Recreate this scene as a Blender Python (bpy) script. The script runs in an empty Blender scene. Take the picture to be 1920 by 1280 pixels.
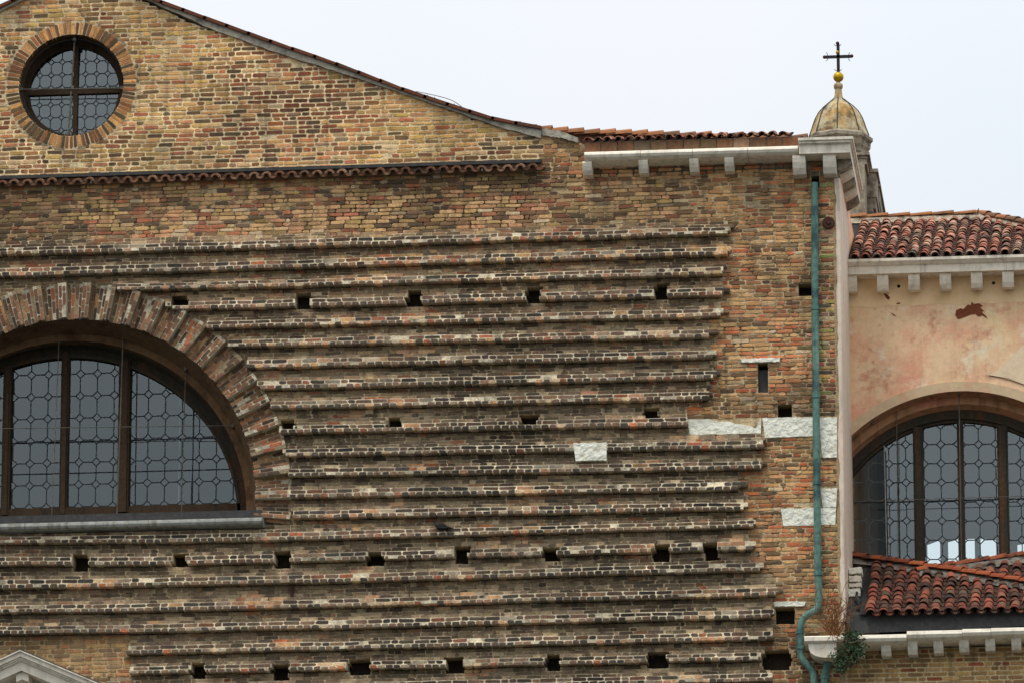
import bpy, math, random
import numpy as np
from mathutils import Vector, Matrix
R = math.radians
random.seed(7); rng = random.Random(11)
scene = bpy.context.scene
col = scene.collection

# ------------------------------------------------------------------ camera
D, CAMZ = 100.0, 1.6
YAW, PITCH, F = R(6.0), R(15.0), 12200.0
cam = bpy.data.cameras.new('camera'); camo = bpy.data.objects.new('camera', cam); col.objects.link(camo)
cam.sensor_width = 36; cam.lens = 36*F/1920; cam.clip_start = 1; cam.clip_end = 6000
fwd = Vector((-math.sin(YAW)*math.cos(PITCH), math.cos(YAW)*math.cos(PITCH), math.sin(PITCH)))
rgt = Vector((math.cos(YAW), math.sin(YAW), 0)); upv = rgt.cross(fwd)
camo.matrix_world = Matrix((( rgt.x, upv.x, -fwd.x, 0), (rgt.y, upv.y, -fwd.y, -D), (rgt.z, upv.z, -fwd.z, CAMZ), (0, 0, 0, 1)))
scene.camera = camo
# ------------------------------------------------------------------ sky, sun, exposure
SUN_EL, SUN_AZ = R(66), R(-24)          # azimuth from straight in front of the facade, negative = from the left
w = bpy.data.worlds.new('World'); scene.world = w; w.use_nodes = True
nt = w.node_tree; nt.nodes.clear(); N = nt.nodes.new; L = nt.links.new
out = N('ShaderNodeOutputWorld'); bg = N('ShaderNodeBackground'); L(bg.outputs[0], out.inputs[0])
sky = N('ShaderNodeTexSky'); sky.sky_type = 'NISHITA'; sky.sun_disc = False; sky.sun_elevation = SUN_EL
sky.sun_rotation = math.pi - SUN_AZ
tc = N('ShaderNodeTexCoord'); sep = N('ShaderNodeSeparateXYZ'); L(tc.outputs['Generated'], sep.inputs[0])
ov = N('ShaderNodeMapRange'); ov.inputs[1].default_value = 0; ov.inputs[2].default_value = 1
ov.inputs[3].default_value = 0.61; ov.inputs[4].default_value = 2.05; L(sep.outputs[2], ov.inputs[0])
no = N('ShaderNodeTexNoise'); no.inputs['Scale'].default_value = 5; no.inputs['Detail'].default_value = 3
L(tc.outputs['Generated'], no.inputs['Vector'])
cr = N('ShaderNodeValToRGB'); cr.color_ramp.elements[0].position = .35; cr.color_ramp.elements[1].position = .65
cr.color_ramp.elements[0].color = (.89, .955, 1.01, 1); cr.color_ramp.elements[1].color = (.96, .98, 1.03, 1)
L(no.outputs[0], cr.inputs[0])
mu = N('ShaderNodeVectorMath'); mu.operation = 'SCALE'; L(cr.outputs[0], mu.inputs[0]); L(ov.outputs[0], mu.inputs['Scale'])
sc = N('ShaderNodeVectorMath'); sc.operation = 'SCALE'; L(sky.outputs[0], sc.inputs[0]); sc.inputs['Scale'].default_value = 0.07
mx = N('ShaderNodeMixRGB'); mx.inputs[0].default_value = 0.9; L(sc.outputs[0], mx.inputs[1]); L(mu.outputs[0], mx.inputs[2])
L(mx.outputs[0], bg.inputs[0]); bg.inputs[1].default_value = 1.0
sun = bpy.data.lights.new('sun', 'SUN'); sun.energy = 1.5; sun.angle = R(11); sun.color = (1, .96, .9)
so = bpy.data.objects.new('sun', sun); col.objects.link(so)
sd = Vector((math.sin(SUN_AZ)*math.cos(SUN_EL), -math.cos(SUN_AZ)*math.cos(SUN_EL), math.sin(SUN_EL)))
so.rotation_euler = sd.to_track_quat('Z', 'Y').to_euler(); so.location = (0, -60, 80)
vs = scene.view_settings; vs.view_transform = 'Standard'; vs.look = 'None'; vs.exposure = 0.0; vs.gamma = 1
try: vs.use_curve_mapping = False
except Exception: pass
scene.render.engine = 'CYCLES'
EXPO_E = 0.97

# ------------------------------------------------------------------ helpers
def at(px, py, Y=0.0):
    d = fwd*F + rgt*(px-960) + upv*(640-py)
    t = (Y+D)/d.y
    return Vector((d.x*t, Y, CAMZ+d.z*t))
def proj(p):
    v = Vector((p[0], p[1]+D, p[2]-CAMZ)); k = F/v.dot(fwd)
    return 960+v.dot(rgt)*k, 640-v.dot(upv)*k
def lin(c):
    return tuple(((x/255)/12.92 if x/255 <= .04045 else ((x/255+.055)/1.055)**2.4) for x in c)
def alb(c, k=1.0):
    return tuple(min(.85, v*k/EXPO_E) for v in lin(c))
def wloc(o):
    v = Vector((0, 0, 0))
    while o: v += o.location; o = o.parent
    return v
def tag(o, label=None, cat=None, group=None, kind=None):
    if label: o['label'] = label
    if cat: o['category'] = cat
    if group: o['group'] = group
    if kind: o['kind'] = kind
    return o
def thing(name, loc, label, cat, group=None):
    o = bpy.data.objects.new(name, None); col.objects.link(o); o.location = loc; o.empty_display_size = .2
    return tag(o, label, cat, group)
def me(name, V, Fc, mat, cols=None, smooth=False, off=None):
    m = bpy.data.meshes.new(name)
    if off is not None: V = [(v[0]-off[0], v[1]-off[1], v[2]-off[2]) for v in V]
    m.from_pydata([tuple(v) for v in V], [], Fc); m.materials.append(mat)
    if cols is not None:
        a = m.color_attributes.new('Col', 'FLOAT_COLOR', 'POINT')
        arr = np.ones((len(V), 4), dtype=np.float32); arr[:, :3] = np.array(cols, dtype=np.float32)[:, :3]
        a.data.foreach_set('color', arr.ravel())
    if smooth: m.polygons.foreach_set('use_smooth', [True]*len(m.polygons))
    m.update(); return m
def obj(name, V, Fc, mat, parent=None, cols=None, smooth=False, label=None, kind=None):
    off = wloc(parent) if parent else None
    m = me(name, V, Fc, mat, cols, smooth, off)
    o = bpy.data.objects.new(name, m); col.objects.link(o)
    if parent: o.parent = parent
    return tag(o, label, None, None, kind)
class MB:
    def __init__(s): s.V = []; s.F = []; s.C = []
    def add(s, V, Fc, c=None):
        n = len(s.V); s.V += [tuple(v) for v in V]; s.F += [tuple(i+n for i in f) for f in Fc]
        if c is not None: s.C += ([c]*len(V) if not isinstance(c, list) else c)
        return s
    def box(s, a, b, c=None):
        x0, y0, z0 = a; x1, y1, z1 = b
        V = [(x0,y0,z0),(x1,y0,z0),(x1,y1,z0),(x0,y1,z0),(x0,y0,z1),(x1,y0,z1),(x1,y1,z1),(x0,y1,z1)]
        return s.add(V, [(0,3,2,1),(4,5,6,7),(0,1,5,4),(1,2,6,5),(2,3,7,6),(3,0,4,7)], c)
    def ext(s, poly, axis, c0, c1, c=None):
        n = len(poly)
        def P(a, b, t): return {'x': (t, a, b), 'y': (a, t, b), 'z': (a, b, t)}[axis]
        V = [P(a, b, c0) for a, b in poly]+[P(a, b, c1) for a, b in poly]
        Fc = [tuple(range(n)), tuple(range(2*n-1, n-1, -1))]+[(i, i+n, (i+1) % n+n, (i+1) % n) for i in range(n)]
        return s.add(V, Fc, c)
    def tube(s, pts, r, n=8, c=None, caps=True):
        pts = [Vector(p) for p in pts]; V = []; Fc = []
        for i, p in enumerate(pts):
            t = (pts[min(i+1, len(pts)-1)]-pts[max(i-1, 0)]).normalized()
            a = t.cross(Vector((0, 1, 0)));
            if a.length < .1: a = t.cross(Vector((1, 0, 0)))
            a.normalize(); b = t.cross(a); rr = r[i] if isinstance(r, (list, tuple)) else r
            V += [p+(a*math.cos(2*math.pi*k/n)+b*math.sin(2*math.pi*k/n))*rr for k in range(n)]
        for i in range(len(pts)-1):
            Fc += [(i*n+k, i*n+(k+1) % n, (i+1)*n+(k+1) % n, (i+1)*n+k) for k in range(n)]
        if caps: Fc += [tuple(range(n-1, -1, -1)), tuple(range((len(pts)-1)*n, len(pts)*n))]
        return s.add(V, Fc, c)
    def lathe(s, prof, cx, cy, n=16, rot=0, c=None):   # prof: list (r, z)
        V = []; Fc = []
        for r, z in prof: V += [(cx+r*math.sin(2*math.pi*k/n+rot), cy-r*math.cos(2*math.pi*k/n+rot), z) for k in range(n)]
        for i in range(len(prof)-1):
            Fc += [(i*n+k, i*n+(k+1) % n, (i+1)*n+(k+1) % n, (i+1)*n+k) for k in range(n)]
        Fc += [tuple(range(n-1, -1, -1)), tuple(range((len(prof)-1)*n, len(prof)*n))]
        return s.add(V, Fc, c)
    def build(s, name, mat, parent=None, smooth=False, label=None, kind=None):
        return obj(name, s.V, s.F, mat, parent, s.C if s.C else None, smooth, label, kind)
def catmull(pts, m=6):
    pts = [Vector(p) for p in pts]; o = []
    for i in range(len(pts)-1):
        p0, p1, p2, p3 = pts[max(i-1, 0)], pts[i], pts[i+1], pts[min(i+2, len(pts)-1)]
        for k in range(m):
            t = k/m
            o.append(.5*((2*p1)+(p2-p0)*t+(2*p0-5*p1+4*p2-p3)*t*t+(3*p1-p0-3*p2+p3)*t**3))
    o.append(pts[-1]); return o

# ------------------------------------------------------------------ materials
def mat(name, base=None, attr=False, rnd=None, noise=(8, .25), bump=.3, bscale=60, rough=.9, metal=0, patches=None, bdist=.004, spec=.3, streak=None):
    m = bpy.data.materials.new(name); m.use_nodes = True; nt = m.node_tree; N = nt.nodes.new; L = nt.links.new
    b = nt.nodes['Principled BSDF']; b.inputs['Roughness'].default_value = rough; b.inputs['Metallic'].default_value = metal
    b.inputs['Specular IOR Level'].default_value = spec
    geo = N('ShaderNodeNewGeometry')
    if attr:
        a = N('ShaderNodeVertexColor'); a.layer_name = 'Col'; c = a.outputs[0]
    elif rnd:
        oi = N('ShaderNodeObjectInfo'); r = N('ShaderNodeValToRGB'); r.color_ramp.interpolation = 'LINEAR'
        el = r.color_ramp.elements
        while len(el) < len(rnd): el.new(.5)
        for i, cc in enumerate(rnd): el[i].position = i/(len(rnd)-1); el[i].color = (*alb(cc), 1)
        L(oi.outputs['Random'], r.inputs[0]); c = r.outputs[0]
    else:
        v = N('ShaderNodeRGB'); v.outputs[0].default_value = (*alb(base), 1); c = v.outputs[0]
    def mixc(fac, c1, c2v, mode='MIX'):
        mm = N('ShaderNodeMixRGB'); mm.blend_type = mode
        L(fac, mm.inputs[0]); L(c1, mm.inputs[1]); mm.inputs[2].default_value = (*c2v, 1); return mm.outputs[0]
    if patches:
        for cc, sc_, lo, hi, amt in patches:
            t = N('ShaderNodeTexNoise'); t.inputs['Scale'].default_value = sc_; t.inputs['Detail'].default_value = 7; t.inputs['Roughness'].default_value = .65
            L(geo.outputs['Position'], t.inputs['Vector'])
            mr = N('ShaderNodeMapRange'); mr.inputs[1].default_value = lo; mr.inputs[2].default_value = hi; mr.inputs[4].default_value = amt
            L(t.outputs[0], mr.inputs[0]); c = mixc(mr.outputs[0], c, alb(cc))
    if streak:
        cc, amt = streak
        mp = N('ShaderNodeMapping'); mp.inputs['Scale'].default_value = (9, 9, .7); L(geo.outputs['Position'], mp.inputs[0])
        t = N('ShaderNodeTexNoise'); t.inputs['Scale'].default_value = 1; t.inputs['Detail'].default_value = 5; L(mp.outputs[0], t.inputs['Vector'])
        mr = N('ShaderNodeMapRange'); mr.inputs[1].default_value = .5; mr.inputs[2].default_value = .72; mr.inputs[4].default_value = amt
        L(t.outputs[0], mr.inputs[0]); c = mixc(mr.outputs[0], c, alb(cc))
    t = N('ShaderNodeTexNoise'); t.inputs['Scale'].default_value = noise[0]; t.inputs['Detail'].default_value = 8; t.inputs['Roughness'].default_value = .7
    L(geo.outputs['Position'], t.inputs['Vector'])
    mr = N('ShaderNodeMapRange'); mr.inputs[1].default_value = .3; mr.inputs[2].default_value = .7
    mr.inputs[3].default_value = 1-noise[1]; mr.inputs[4].default_value = 1+noise[1]; L(t.outputs[0], mr.inputs[0])
    vm = N('ShaderNodeVectorMath'); vm.operation = 'SCALE'; L(c, vm.inputs[0]); L(mr.outputs[0], vm.inputs['Scale'])
    L(vm.outputs[0], b.inputs['Base Color'])
    if bump:
        t2 = N('ShaderNodeTexNoise'); t2.inputs['Scale'].default_value = bscale; t2.inputs['Detail'].default_value = 6
        L(geo.outputs['Position'], t2.inputs['Vector'])
        bp = N('ShaderNodeBump'); bp.inputs['Strength'].default_value = bump; bp.inputs['Distance'].default_value = bdist
        L(t2.outputs[0], bp.inputs['Height']); L(bp.outputs[0], b.inputs['Normal'])
    return m
M_brick = mat('weathered_brick', attr=True, noise=(45, .38), bump=.8, bscale=45, bdist=.012,
              patches=[((60, 48, 38), 1.3, .5, .72, .5), ((205, 186, 152), 16, .64, .76, .4), ((40, 33, 26), 7, .56, .7, .6)], streak=((58, 48, 38), .4))
M_mortar = mat('lime_mortar', attr=True, noise=(38, .35), bump=1, bscale=35, bdist=.015,
               patches=[((60, 50, 40), 5, .52, .68, .7), ((205, 198, 180), 9, .62, .7, .35), ((45, 38, 30), 18, .58, .68, .6)], streak=((58, 48, 38), .45))
M_stone = mat('istrian_stone', base=(232, 222, 202), noise=(12, .16), bump=.5, bscale=30, patches=[((140, 124, 100), 6, .54, .74, .6)], streak=((104, 94, 78), .35))
M_stone2 = mat('grimy_stone', base=(158, 148, 128), noise=(12, .3), bump=.6, bscale=30, patches=[((70, 58, 44), 4, .46, .64, .8)], streak=((60, 50, 40), .7))
M_white = mat('white_stone_block', base=(238, 232, 214), noise=(14, .1), bump=1, bscale=11, bdist=.05, patches=[((190, 178, 148), 5, .52, .68, .7), ((120, 108, 88), 11, .62, .72, .5)])
M_pink = mat('pink_plaster', base=(244, 200, 160), noise=(9, .13), bump=.5, bscale=12, bdist=.006,
             patches=[((224, 150, 122), 1.3, .44, .6, .7), ((228, 200, 150), .8, .52, .66, .7), ((188, 118, 94), 3.4, .54, .68, .7), ((150, 110, 88), 9, .6, .72, .5), ((244, 230, 200), 2.1, .56, .68, .7)], streak=((200, 150, 120), .35))
M_cream = mat('cream_plaster', base=(236, 202, 158), noise=(5, .12), bump=.4, bscale=12, patches=[((190, 160, 110), 2.5, .5, .66, .6), ((232, 215, 180), 3, .6, .7, .6)])
M_arch = mat('arch_band_plaster', base=(205, 180, 145), noise=(7, .12), bump=.4, patches=[((200, 140, 110), 2, .5, .65, .6)])
M_edge = mat('corner_plaster', base=(222, 204, 182), noise=(9, .14), bump=.6, bscale=20, streak=((150, 125, 112), .6), patches=[((225, 175, 150), 2, .54, .68, .4)])
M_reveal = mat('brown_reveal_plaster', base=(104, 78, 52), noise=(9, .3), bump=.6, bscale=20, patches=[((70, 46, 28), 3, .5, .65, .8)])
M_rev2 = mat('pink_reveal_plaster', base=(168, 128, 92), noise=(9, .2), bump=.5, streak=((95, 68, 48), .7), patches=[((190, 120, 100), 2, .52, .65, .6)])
M_wood = mat('old_brown_wood', base=(62, 46, 30), noise=(20, .4), bump=.5, streak=((30, 24, 18), .7))
M_dkwood = mat('dark_olive_wood', base=(52, 48, 38), noise=(20, .35), bump=.5, streak=((95, 55, 25), .6))
M_lead = mat('dark_lead', base=(62, 62, 60), noise=(10, .35), bump=.3, rough=.85, metal=0, patches=[((96, 98, 96), 8, .58, .72, .5)])
M_leadl = mat('pale_lead', base=(150, 150, 142), noise=(10, .35), bump=.4, rough=.8, metal=0, streak=((96, 88, 70), .9), patches=[((80, 78, 70), 5, .52, .68, .7)])
M_came = mat('lead_came', base=(38, 42, 45), noise=(10, .1), bump=0, rough=.6)
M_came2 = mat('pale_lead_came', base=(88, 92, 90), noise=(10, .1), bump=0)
M_iron = mat('old_iron', base=(92, 86, 76), noise=(60, .5), bump=.5, bscale=80, rough=.7)
M_dkiron = mat('black_iron', base=(30, 27, 26), noise=(30, .3), bump=.2, rough=.5)
M_rust = mat('rusty_iron', base=(72, 42, 34), noise=(30, .3), bump=.5, rough=.8)
M_verd = mat('verdigris_copper', base=(88, 122, 110), noise=(14, .35), bump=.3, rough=.65, patches=[((40, 72, 76), 2.3, .48, .6, .9), ((45, 45, 38), 11, .6, .7, .8)], streak=((150, 180, 160), .5))
M_gold = mat('gilded_ball', base=(186, 150, 28), noise=(10, .2), bump=0, rough=.4, metal=.5)
M_dome = mat('stained_lead_dome', base=(190, 176, 138), noise=(10, .25), bump=.4, rough=.7, patches=[((168, 124, 52), 2.4, .44, .58, .85), ((62, 54, 40), 4.4, .52, .64, .8)], streak=((88, 78, 60), .6))
M_tileA = mat('terracotta_tile_pale', rnd=[(120, 62, 44), (172, 112, 88), (86, 52, 40), (200, 150, 120), (150, 82, 60), (70, 62, 48), (190, 120, 95), (104, 84, 62), (205, 165, 140)], noise=(30, .25), bump=.4, patches=[((60, 52, 42), 3, .52, .7, .6), ((205, 195, 175), 22, .62, .7, .5)])
M_tileB = mat('terracotta_tile_red', rnd=[(104, 52, 38), (142, 76, 54), (64, 50, 40), (118, 60, 44), (48, 42, 36), (148, 84, 62), (88, 74, 56), (70, 40, 30), (132, 70, 52)], noise=(30, .25), bump=.4, patches=[((55, 45, 38), 5, .54, .68, .7)])
M_tileC = mat('terracotta_ridge', rnd=[(146, 94, 58), (158, 104, 66), (118, 80, 54), (104, 82, 60)], noise=(25, .25), bump=.4, patches=[((70, 58, 45), 4, .52, .66, .6)])
M_tileR = mat('terracotta_ridge_orange', rnd=[(138, 70, 42), (156, 84, 50), (112, 58, 38)], noise=(25, .25), bump=.4, patches=[((48, 34, 26), 4, .56, .66, .8)])
M_verge = mat('verge_tile', rnd=[(92, 54, 36), (108, 60, 38), (76, 50, 36), (112, 70, 48)], noise=(25, .25), bump=.4)
M_string = mat('string_course_tile', rnd=[(170, 122, 94), (130, 92, 70), (190, 146, 116), (104, 80, 64), (156, 108, 80), (84, 66, 54)], noise=(25, .3), bump=.5, patches=[((66, 52, 40), 8, .54, .66, .6)])
M_pan = mat('valley_shaded_pan_tile', base=(72, 50, 38), noise=(25, .4), bump=.5, patches=[((50, 46, 38), 6, .48, .62, .8)])  # pans darkened all over, the shade of the tile valleys put into their colour
M_rm2 = mat('pale_ridge_mortar', base=(160, 146, 124), noise=(16, .5), bump=1, bscale=20, bdist=.02, patches=[((84, 70, 56), 7, .46, .6, .9)])
M_rmort = mat('ridge_mortar', base=(112, 106, 96), noise=(16, .5), bump=1, bscale=20, bdist=.02, patches=[((50, 46, 40), 7, .48, .6, .9)])
M_block = mat('terracotta_block', rnd=[(122, 88, 62), (90, 72, 54), (134, 92, 64), (172, 152, 122), (100, 82, 62), (128, 84, 58), (112, 92, 68)], noise=(20, .3), bump=.6)
M_fillet = mat('grey_fillet', base=(166, 158, 140), noise=(10, .35), bump=.8, bscale=25, bdist=.02, patches=[((105, 102, 96), 4, .5, .65, .7)])
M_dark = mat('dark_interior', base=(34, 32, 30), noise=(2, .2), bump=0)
M_hole = mat('hole_dirt', base=(62, 54, 44), noise=(20, .4), bump=.5)
M_ground = mat('paving_stone', base=(60, 64, 63), noise=(.6, .15), bump=.1, bscale=3)
M_plain = mat('plain_brickwork', base=(118, 94, 72), noise=(6, .35), bump=.6, patches=[((90, 70, 54), 1, .45, .6, .7)])
M_bird = mat('pigeon_feathers', base=(18, 17, 18), noise=(30, .4), bump=.2, rough=.6)
M_twig = mat('dry_twig', base=(118, 78, 48), noise=(30, .3), bump=0)
M_leaf = mat('green_leaf', base=(44, 64, 34), noise=(18, .5), bump=0, rough=.6)
M_fin = mat('interior_plaster', base=(150, 148, 140), noise=(3, .1), bump=0)
def glass_mat(name, fac, tcol):
    m = bpy.data.materials.new(name); m.use_nodes = True; nt = m.node_tree; nt.nodes.clear(); N = nt.nodes.new; L = nt.links.new
    o = N('ShaderNodeOutputMaterial'); mx = N('ShaderNodeMixShader'); g = N('ShaderNodeBsdfGlossy'); t = N('ShaderNodeBsdfTransparent')
    g.inputs['Color'].default_value = (.84, .93, .93, 1); g.inputs['Roughness'].default_value = .04; t.inputs[0].default_value = (*tcol, 1)
    nz = N('ShaderNodeTexNoise'); nz.inputs['Scale'].default_value = 6; ge = N('ShaderNodeNewGeometry'); L(ge.outputs['Position'], nz.inputs['Vector'])
    bp = N('ShaderNodeBump'); bp.inputs['Strength'].default_value = .04; bp.inputs['Distance'].default_value = .004; L(nz.outputs[0], bp.inputs['Height']); L(bp.outputs[0], g.inputs['Normal'])
    mx.inputs[0].default_value = fac; L(t.outputs[0], mx.inputs[1]); L(g.outputs[0], mx.inputs[2]); L(mx.outputs[0], o.inputs[0]); return m
M_glass = glass_mat('old_leaded_glass', .17, (.6, .68, .7))
M_glass0 = glass_mat('old_grey_glass', .135, (.6, .66, .66))
M_glass2 = glass_mat('old_leaded_glass_right', .17, (.8, .9, .9))
M_glass3 = glass_mat('dim_reflection_glass', .025, (.7, .75, .75))  # gloss turned down to put a dark reflection into the leftmost panes

# ------------------------------------------------------------------ setting
obj('ground', [(-2500, -2500, 0), (2500, -2500, 0), (2500, 2500, 0), (-2500, 2500, 0)], [(0, 1, 2, 3)], M_ground, kind='structure')

# ------------------------------------------------------------------ the church
XC = at(1578, 700).x                       # the corner of the facade
XL = at(-40, 640).x                        # as far left as single bricks are laid
church = thing('church', (XC, 0, 0), 'unfinished brick church facade with projecting brick ledges, round window and half round window', 'church')
wall = obj('facade_wall', [(-30+XL, .05, 0), (XC-.02, .05, 0), (XC-.02, .05, at(900, 1300).z), (XL-30, .05, at(900, 1300).z),
            (-30+XL, .9, 0), (XC-.02, .9, 0), (XC-.02, .9, at(900, 1300).z), (XL-30, .9, at(900, 1300).z)],
            [(0, 1, 2, 3), (7, 6, 5, 4), (0, 4, 5, 1), (1, 5, 6, 2), (2, 6, 7, 3), (3, 7, 4, 0)], M_plain, church)
PPM = abs(proj(at(960, 640)+Vector((0, 0, 1)))[1]-640)   # px per metre upward

# ledge table: y at x = 0, 300, 610, 1300 (bottom arris of the proud headers), start x, end x
LG = [(480.5, 472.6, 464, 443, -60, 1365), (521, 512, 502, 481, -60, 1363), (551, 545, 538, 518, 222, 1355), (590, 583, 576, 557.5, 276, 1355),
      (627, 620, 612, 597, 390, 1352), (662, 656, 648, 635, 430, 1330), (702, 695, 688, 673.5, 465, 1334), (742, 735, 728, 712, 484, 1338),
      (779, 772, 765, 751, 510, 1325), (826, 819, 812, 798, 526, 1289), (869, 862, 855, 843, 532, 1428), (906, 900, 893, 882.5, 537, 1428),
      (946, 940, 933, 921, 541, 1384), (986, 979, 972, 958, 552, 1395), (1020, 1018, 1012, 992, -60, 1413), (1061, 1059.5, 1053, 1034, -60, 1408),
      (1104, 1099, 1093, 1074, -60, 1425), (1150, 1146, 1139, 1121, -60, 1455), (1190, 1185, 1179, 1162, -60, 1445), (1233, 1226, 1219, 1203, 243, 1450),
      (1271, 1263, 1257, 1241, 246, 1434), (1311, 1303, 1296, 1281, 200, 1445)]
GX = np.arange(XL-.6, XC+.4, .1)
def curve(pts, Y=-.1):
    P = [at(x, y, Y) for x, y in pts]; xs = [p.x for p in P]; zs = [p.z for p in P]
    s0 = (zs[1]-zs[0])/(xs[1]-xs[0]); s1 = (zs[-1]-zs[-2])/(xs[-1]-xs[-2])
    o = np.interp(GX, xs, zs); o = np.where(GX < xs[0], zs[0]+(GX-xs[0])*s0, o); return np.where(GX > xs[-1], zs[-1]+(GX-xs[-1])*s1*.3, o)
def wob(a, n=9):
    k = np.array([rng.uniform(-1, 1) for _ in range(n)]); return a*np.interp(GX, np.linspace(GX[0], GX[-1], n), k)
LC = [curve([(0, l[0]), (300, l[1]), (610, l[2]), (1300, l[3])])+wob(.005, 22)+wob(.004, 60) for l in LG]
courses = []          # (bottom curve, top curve, ledge index or None, position in the ledge: 0 = lowest proud course)
for i in range(1, len(LC)):
    dz = float(np.mean(LC[i-1]-LC[i])); n = max(4, round(dz/.0665)); prev = LC[i]
    for k in range(n):
        nx = LC[i-1] if k == n-1 else LC[i]+(LC[i-1]-LC[i])*(k+1)/n+(wob(.004, 16)+wob(.003, 70))
        courses.append((prev, nx, i, k)); prev = nx
prev = LC[0]; strz = float(np.mean(curve([(0, 352), (500, 336), (1015, 320)], -.05)))
flat = 0
STR = np.where(GX < at(1015, 330).x, np.interp(GX, [at(0, 352).x, at(1015, 320).x], [at(0, 352).z, at(1015, 322).z]), at(1015, 322).z)
n = round(float(np.mean(STR-LC[0]))/.066)
for k in range(n):
    nx = STR if k == n-1 else LC[0]+(STR-LC[0])*(k+1)/n+(wob(.005, 14)+wob(.003, 70))
    courses.append((prev, nx, 0, k)); prev = nx
k = 0; ztop = at(100, -90).z
while prev.mean() < ztop:
    nx = STR+(k+1)*.0755+(wob(.007, 14)+wob(.0035, 70)); courses.append((prev, nx, None, 99)); prev = nx; k += 1
prev = LC[-1]
for k in range(3):
    nx = LC[-1]-(k+1)*.066; courses.insert(0, (nx, prev, None, 98)); prev = nx
def cz(c, x): return float(np.interp(x, GX, c))

# outlines
rake = [(-60, 38), (0, 15), (140, -58), (267, 0), (367, 47), (417, 63), (500, 93), (567, 115), (640, 137), (707, 160), (827, 200), (907, 230), (973, 250), (1013, 258),
        (1016, 238), (1085, 262), (1095, 275), (1500, 270), (1600, 268)]
RK = [at(x, y) for x, y in rake]; rkx = [p.x for p in RK]; rkz = [p.z for p in RK]
def rz(x): return float(np.interp(x, rkx, rkz))
C1 = at(127, 943); R1 = (at(127+353, 943)-C1).length; R1o = (at(127+417, 943)-C1).length     # half round window
C2 = at(133.5, 160); R2 = (at(133.5+98, 160)-C2).length; R2o = (at(133.5+124, 160)-C2).length
ZS = at(300, 985).z; XSR = at(495, 985).x
holes_px = [(328, 350, 553, 580), (555, 583, 549, 577), (765, 790, 543, 574), (988, 1013, 540, 569), (1231, 1252, 531, 562),
  (530, 552, 787, 807), (728, 750, 780, 800), (977, 1007, 777, 797), (1210, 1233, 765, 783),
  (137, 165, 1040, 1070), (325, 350, 1033, 1062), (520, 545, 1035, 1064), (692, 717, 1036, 1057), (853, 878, 1024, 1052), (1022, 1045, 1031, 1052), (1228, 1252, 1023, 1052), (1322, 1346, 1017, 1047),
  (360, 385, 1242, 1270), (512, 540, 1247, 1276), (655, 695, 1237, 1264), (838, 870, 1232, 1260), (1026, 1050, 1228, 1254), (1218, 1250, 1223, 1250), (1434, 1480, 1215, 1252),
  (1497, 1523, 528, 552), (1421, 1440, 681, 733), (1458, 1485, 755, 779), (1454, 1490, 1137, 1172), (1521, 1536, 318, 352)]
def rect(h, Y=0):
    a = at(h[0], (h[2]+h[3])/2, Y); b = at(h[1], (h[2]+h[3])/2, Y); m = (h[0]+h[1])/2
    return (a.x, b.x, at(m, h[3], Y).z, at(m, h[2], Y).z)
HOL = [rect(h) for h in holes_px]
stones_px = [(1290, 1427, 783, 814), (1431, 1526, 781, 819), (1538, 1570, 781, 858), (1540, 1570, 914, 951), (1466, 1568, 951, 985), (1078, 1139, 833, 868),
             (1390, 1463, 671, 680), (1452, 1511, 1127, 1137)]
STN = [rect(h) for h in stones_px]
XE = at(1568, 700).x
def arch_pos(x, z): return math.hypot(x-C1.x, z-C1.z), math.hypot(x-C2.x, z-C2.z)
def blocked(x, z):
    a, b = arch_pos(x, z)
    if a < R1o-.01 and z > C1.z-.12: return True
    if b < R2o-.01: return True
    if ZS-.02 < z <= C1.z-.1 and x < XSR: return True
    if z > rz(x) or x > XE+.03: return True
    for h in HOL+STN:
        if h[0] < x < h[1] and h[2] < z < h[3]: return True
    return False
def pick(pal):
    t = rng.random()*sum(p[1] for p in pal)
    for c, q in pal:
        t -= q
        if t <= 0: break
    j = min(rng.uniform(.84, 1.16), 228/max(c)); return tuple(max(0, min(255, v*j+rng.uniform(-2.5, 2.5))) for v in c)
P_gab = [((196, 146, 92), 22), ((140, 94, 60), 22), ((96, 78, 54), 20), ((152, 92, 64), 12), ((196, 156, 90), 8), ((200, 138, 90), 9), ((212, 172, 124), 6)]
P_gabR = [((150, 86, 56), 30), ((120, 76, 52), 22), ((186, 120, 76), 18), ((98, 76, 54), 14), ((196, 146, 92), 12)]
P_gabY = [((204, 156, 96), 34), ((198, 158, 88), 18), ((176, 128, 80), 20), ((208, 170, 118), 10), ((120, 92, 60), 12), ((168, 94, 60), 8)]
P_mid = [((200, 158, 108), 28), ((190, 140, 100), 16), ((126, 92, 66), 18), ((166, 134, 84), 12), ((90, 72, 56), 10), ((158, 94, 66), 10), ((208, 180, 142), 4)]
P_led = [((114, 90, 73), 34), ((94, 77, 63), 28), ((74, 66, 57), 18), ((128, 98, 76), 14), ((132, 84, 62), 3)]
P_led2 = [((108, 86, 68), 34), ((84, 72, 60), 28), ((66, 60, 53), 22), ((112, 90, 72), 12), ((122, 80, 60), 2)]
P_acc = [((184, 142, 102), 30), ((196, 166, 128), 14), ((156, 92, 62), 18), ((168, 122, 92), 24)]
P_rec = [((144, 118, 90), 30), ((120, 98, 75), 25), ((160, 134, 102), 20), ((92, 76, 60), 14), ((144, 98, 70), 6)]
P_rec2 = [((132, 113, 90), 30), ((110, 94, 75), 25), ((150, 130, 102), 20), ((86, 74, 60), 16), ((126, 92, 68), 3)]
P_rgt = [((196, 144, 94), 24), ((172, 108, 70), 20), ((146, 110, 74), 16), ((204, 160, 106), 12), ((110, 84, 60), 12), ((176, 96, 60), 10), ((206, 176, 140), 2)]
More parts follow.
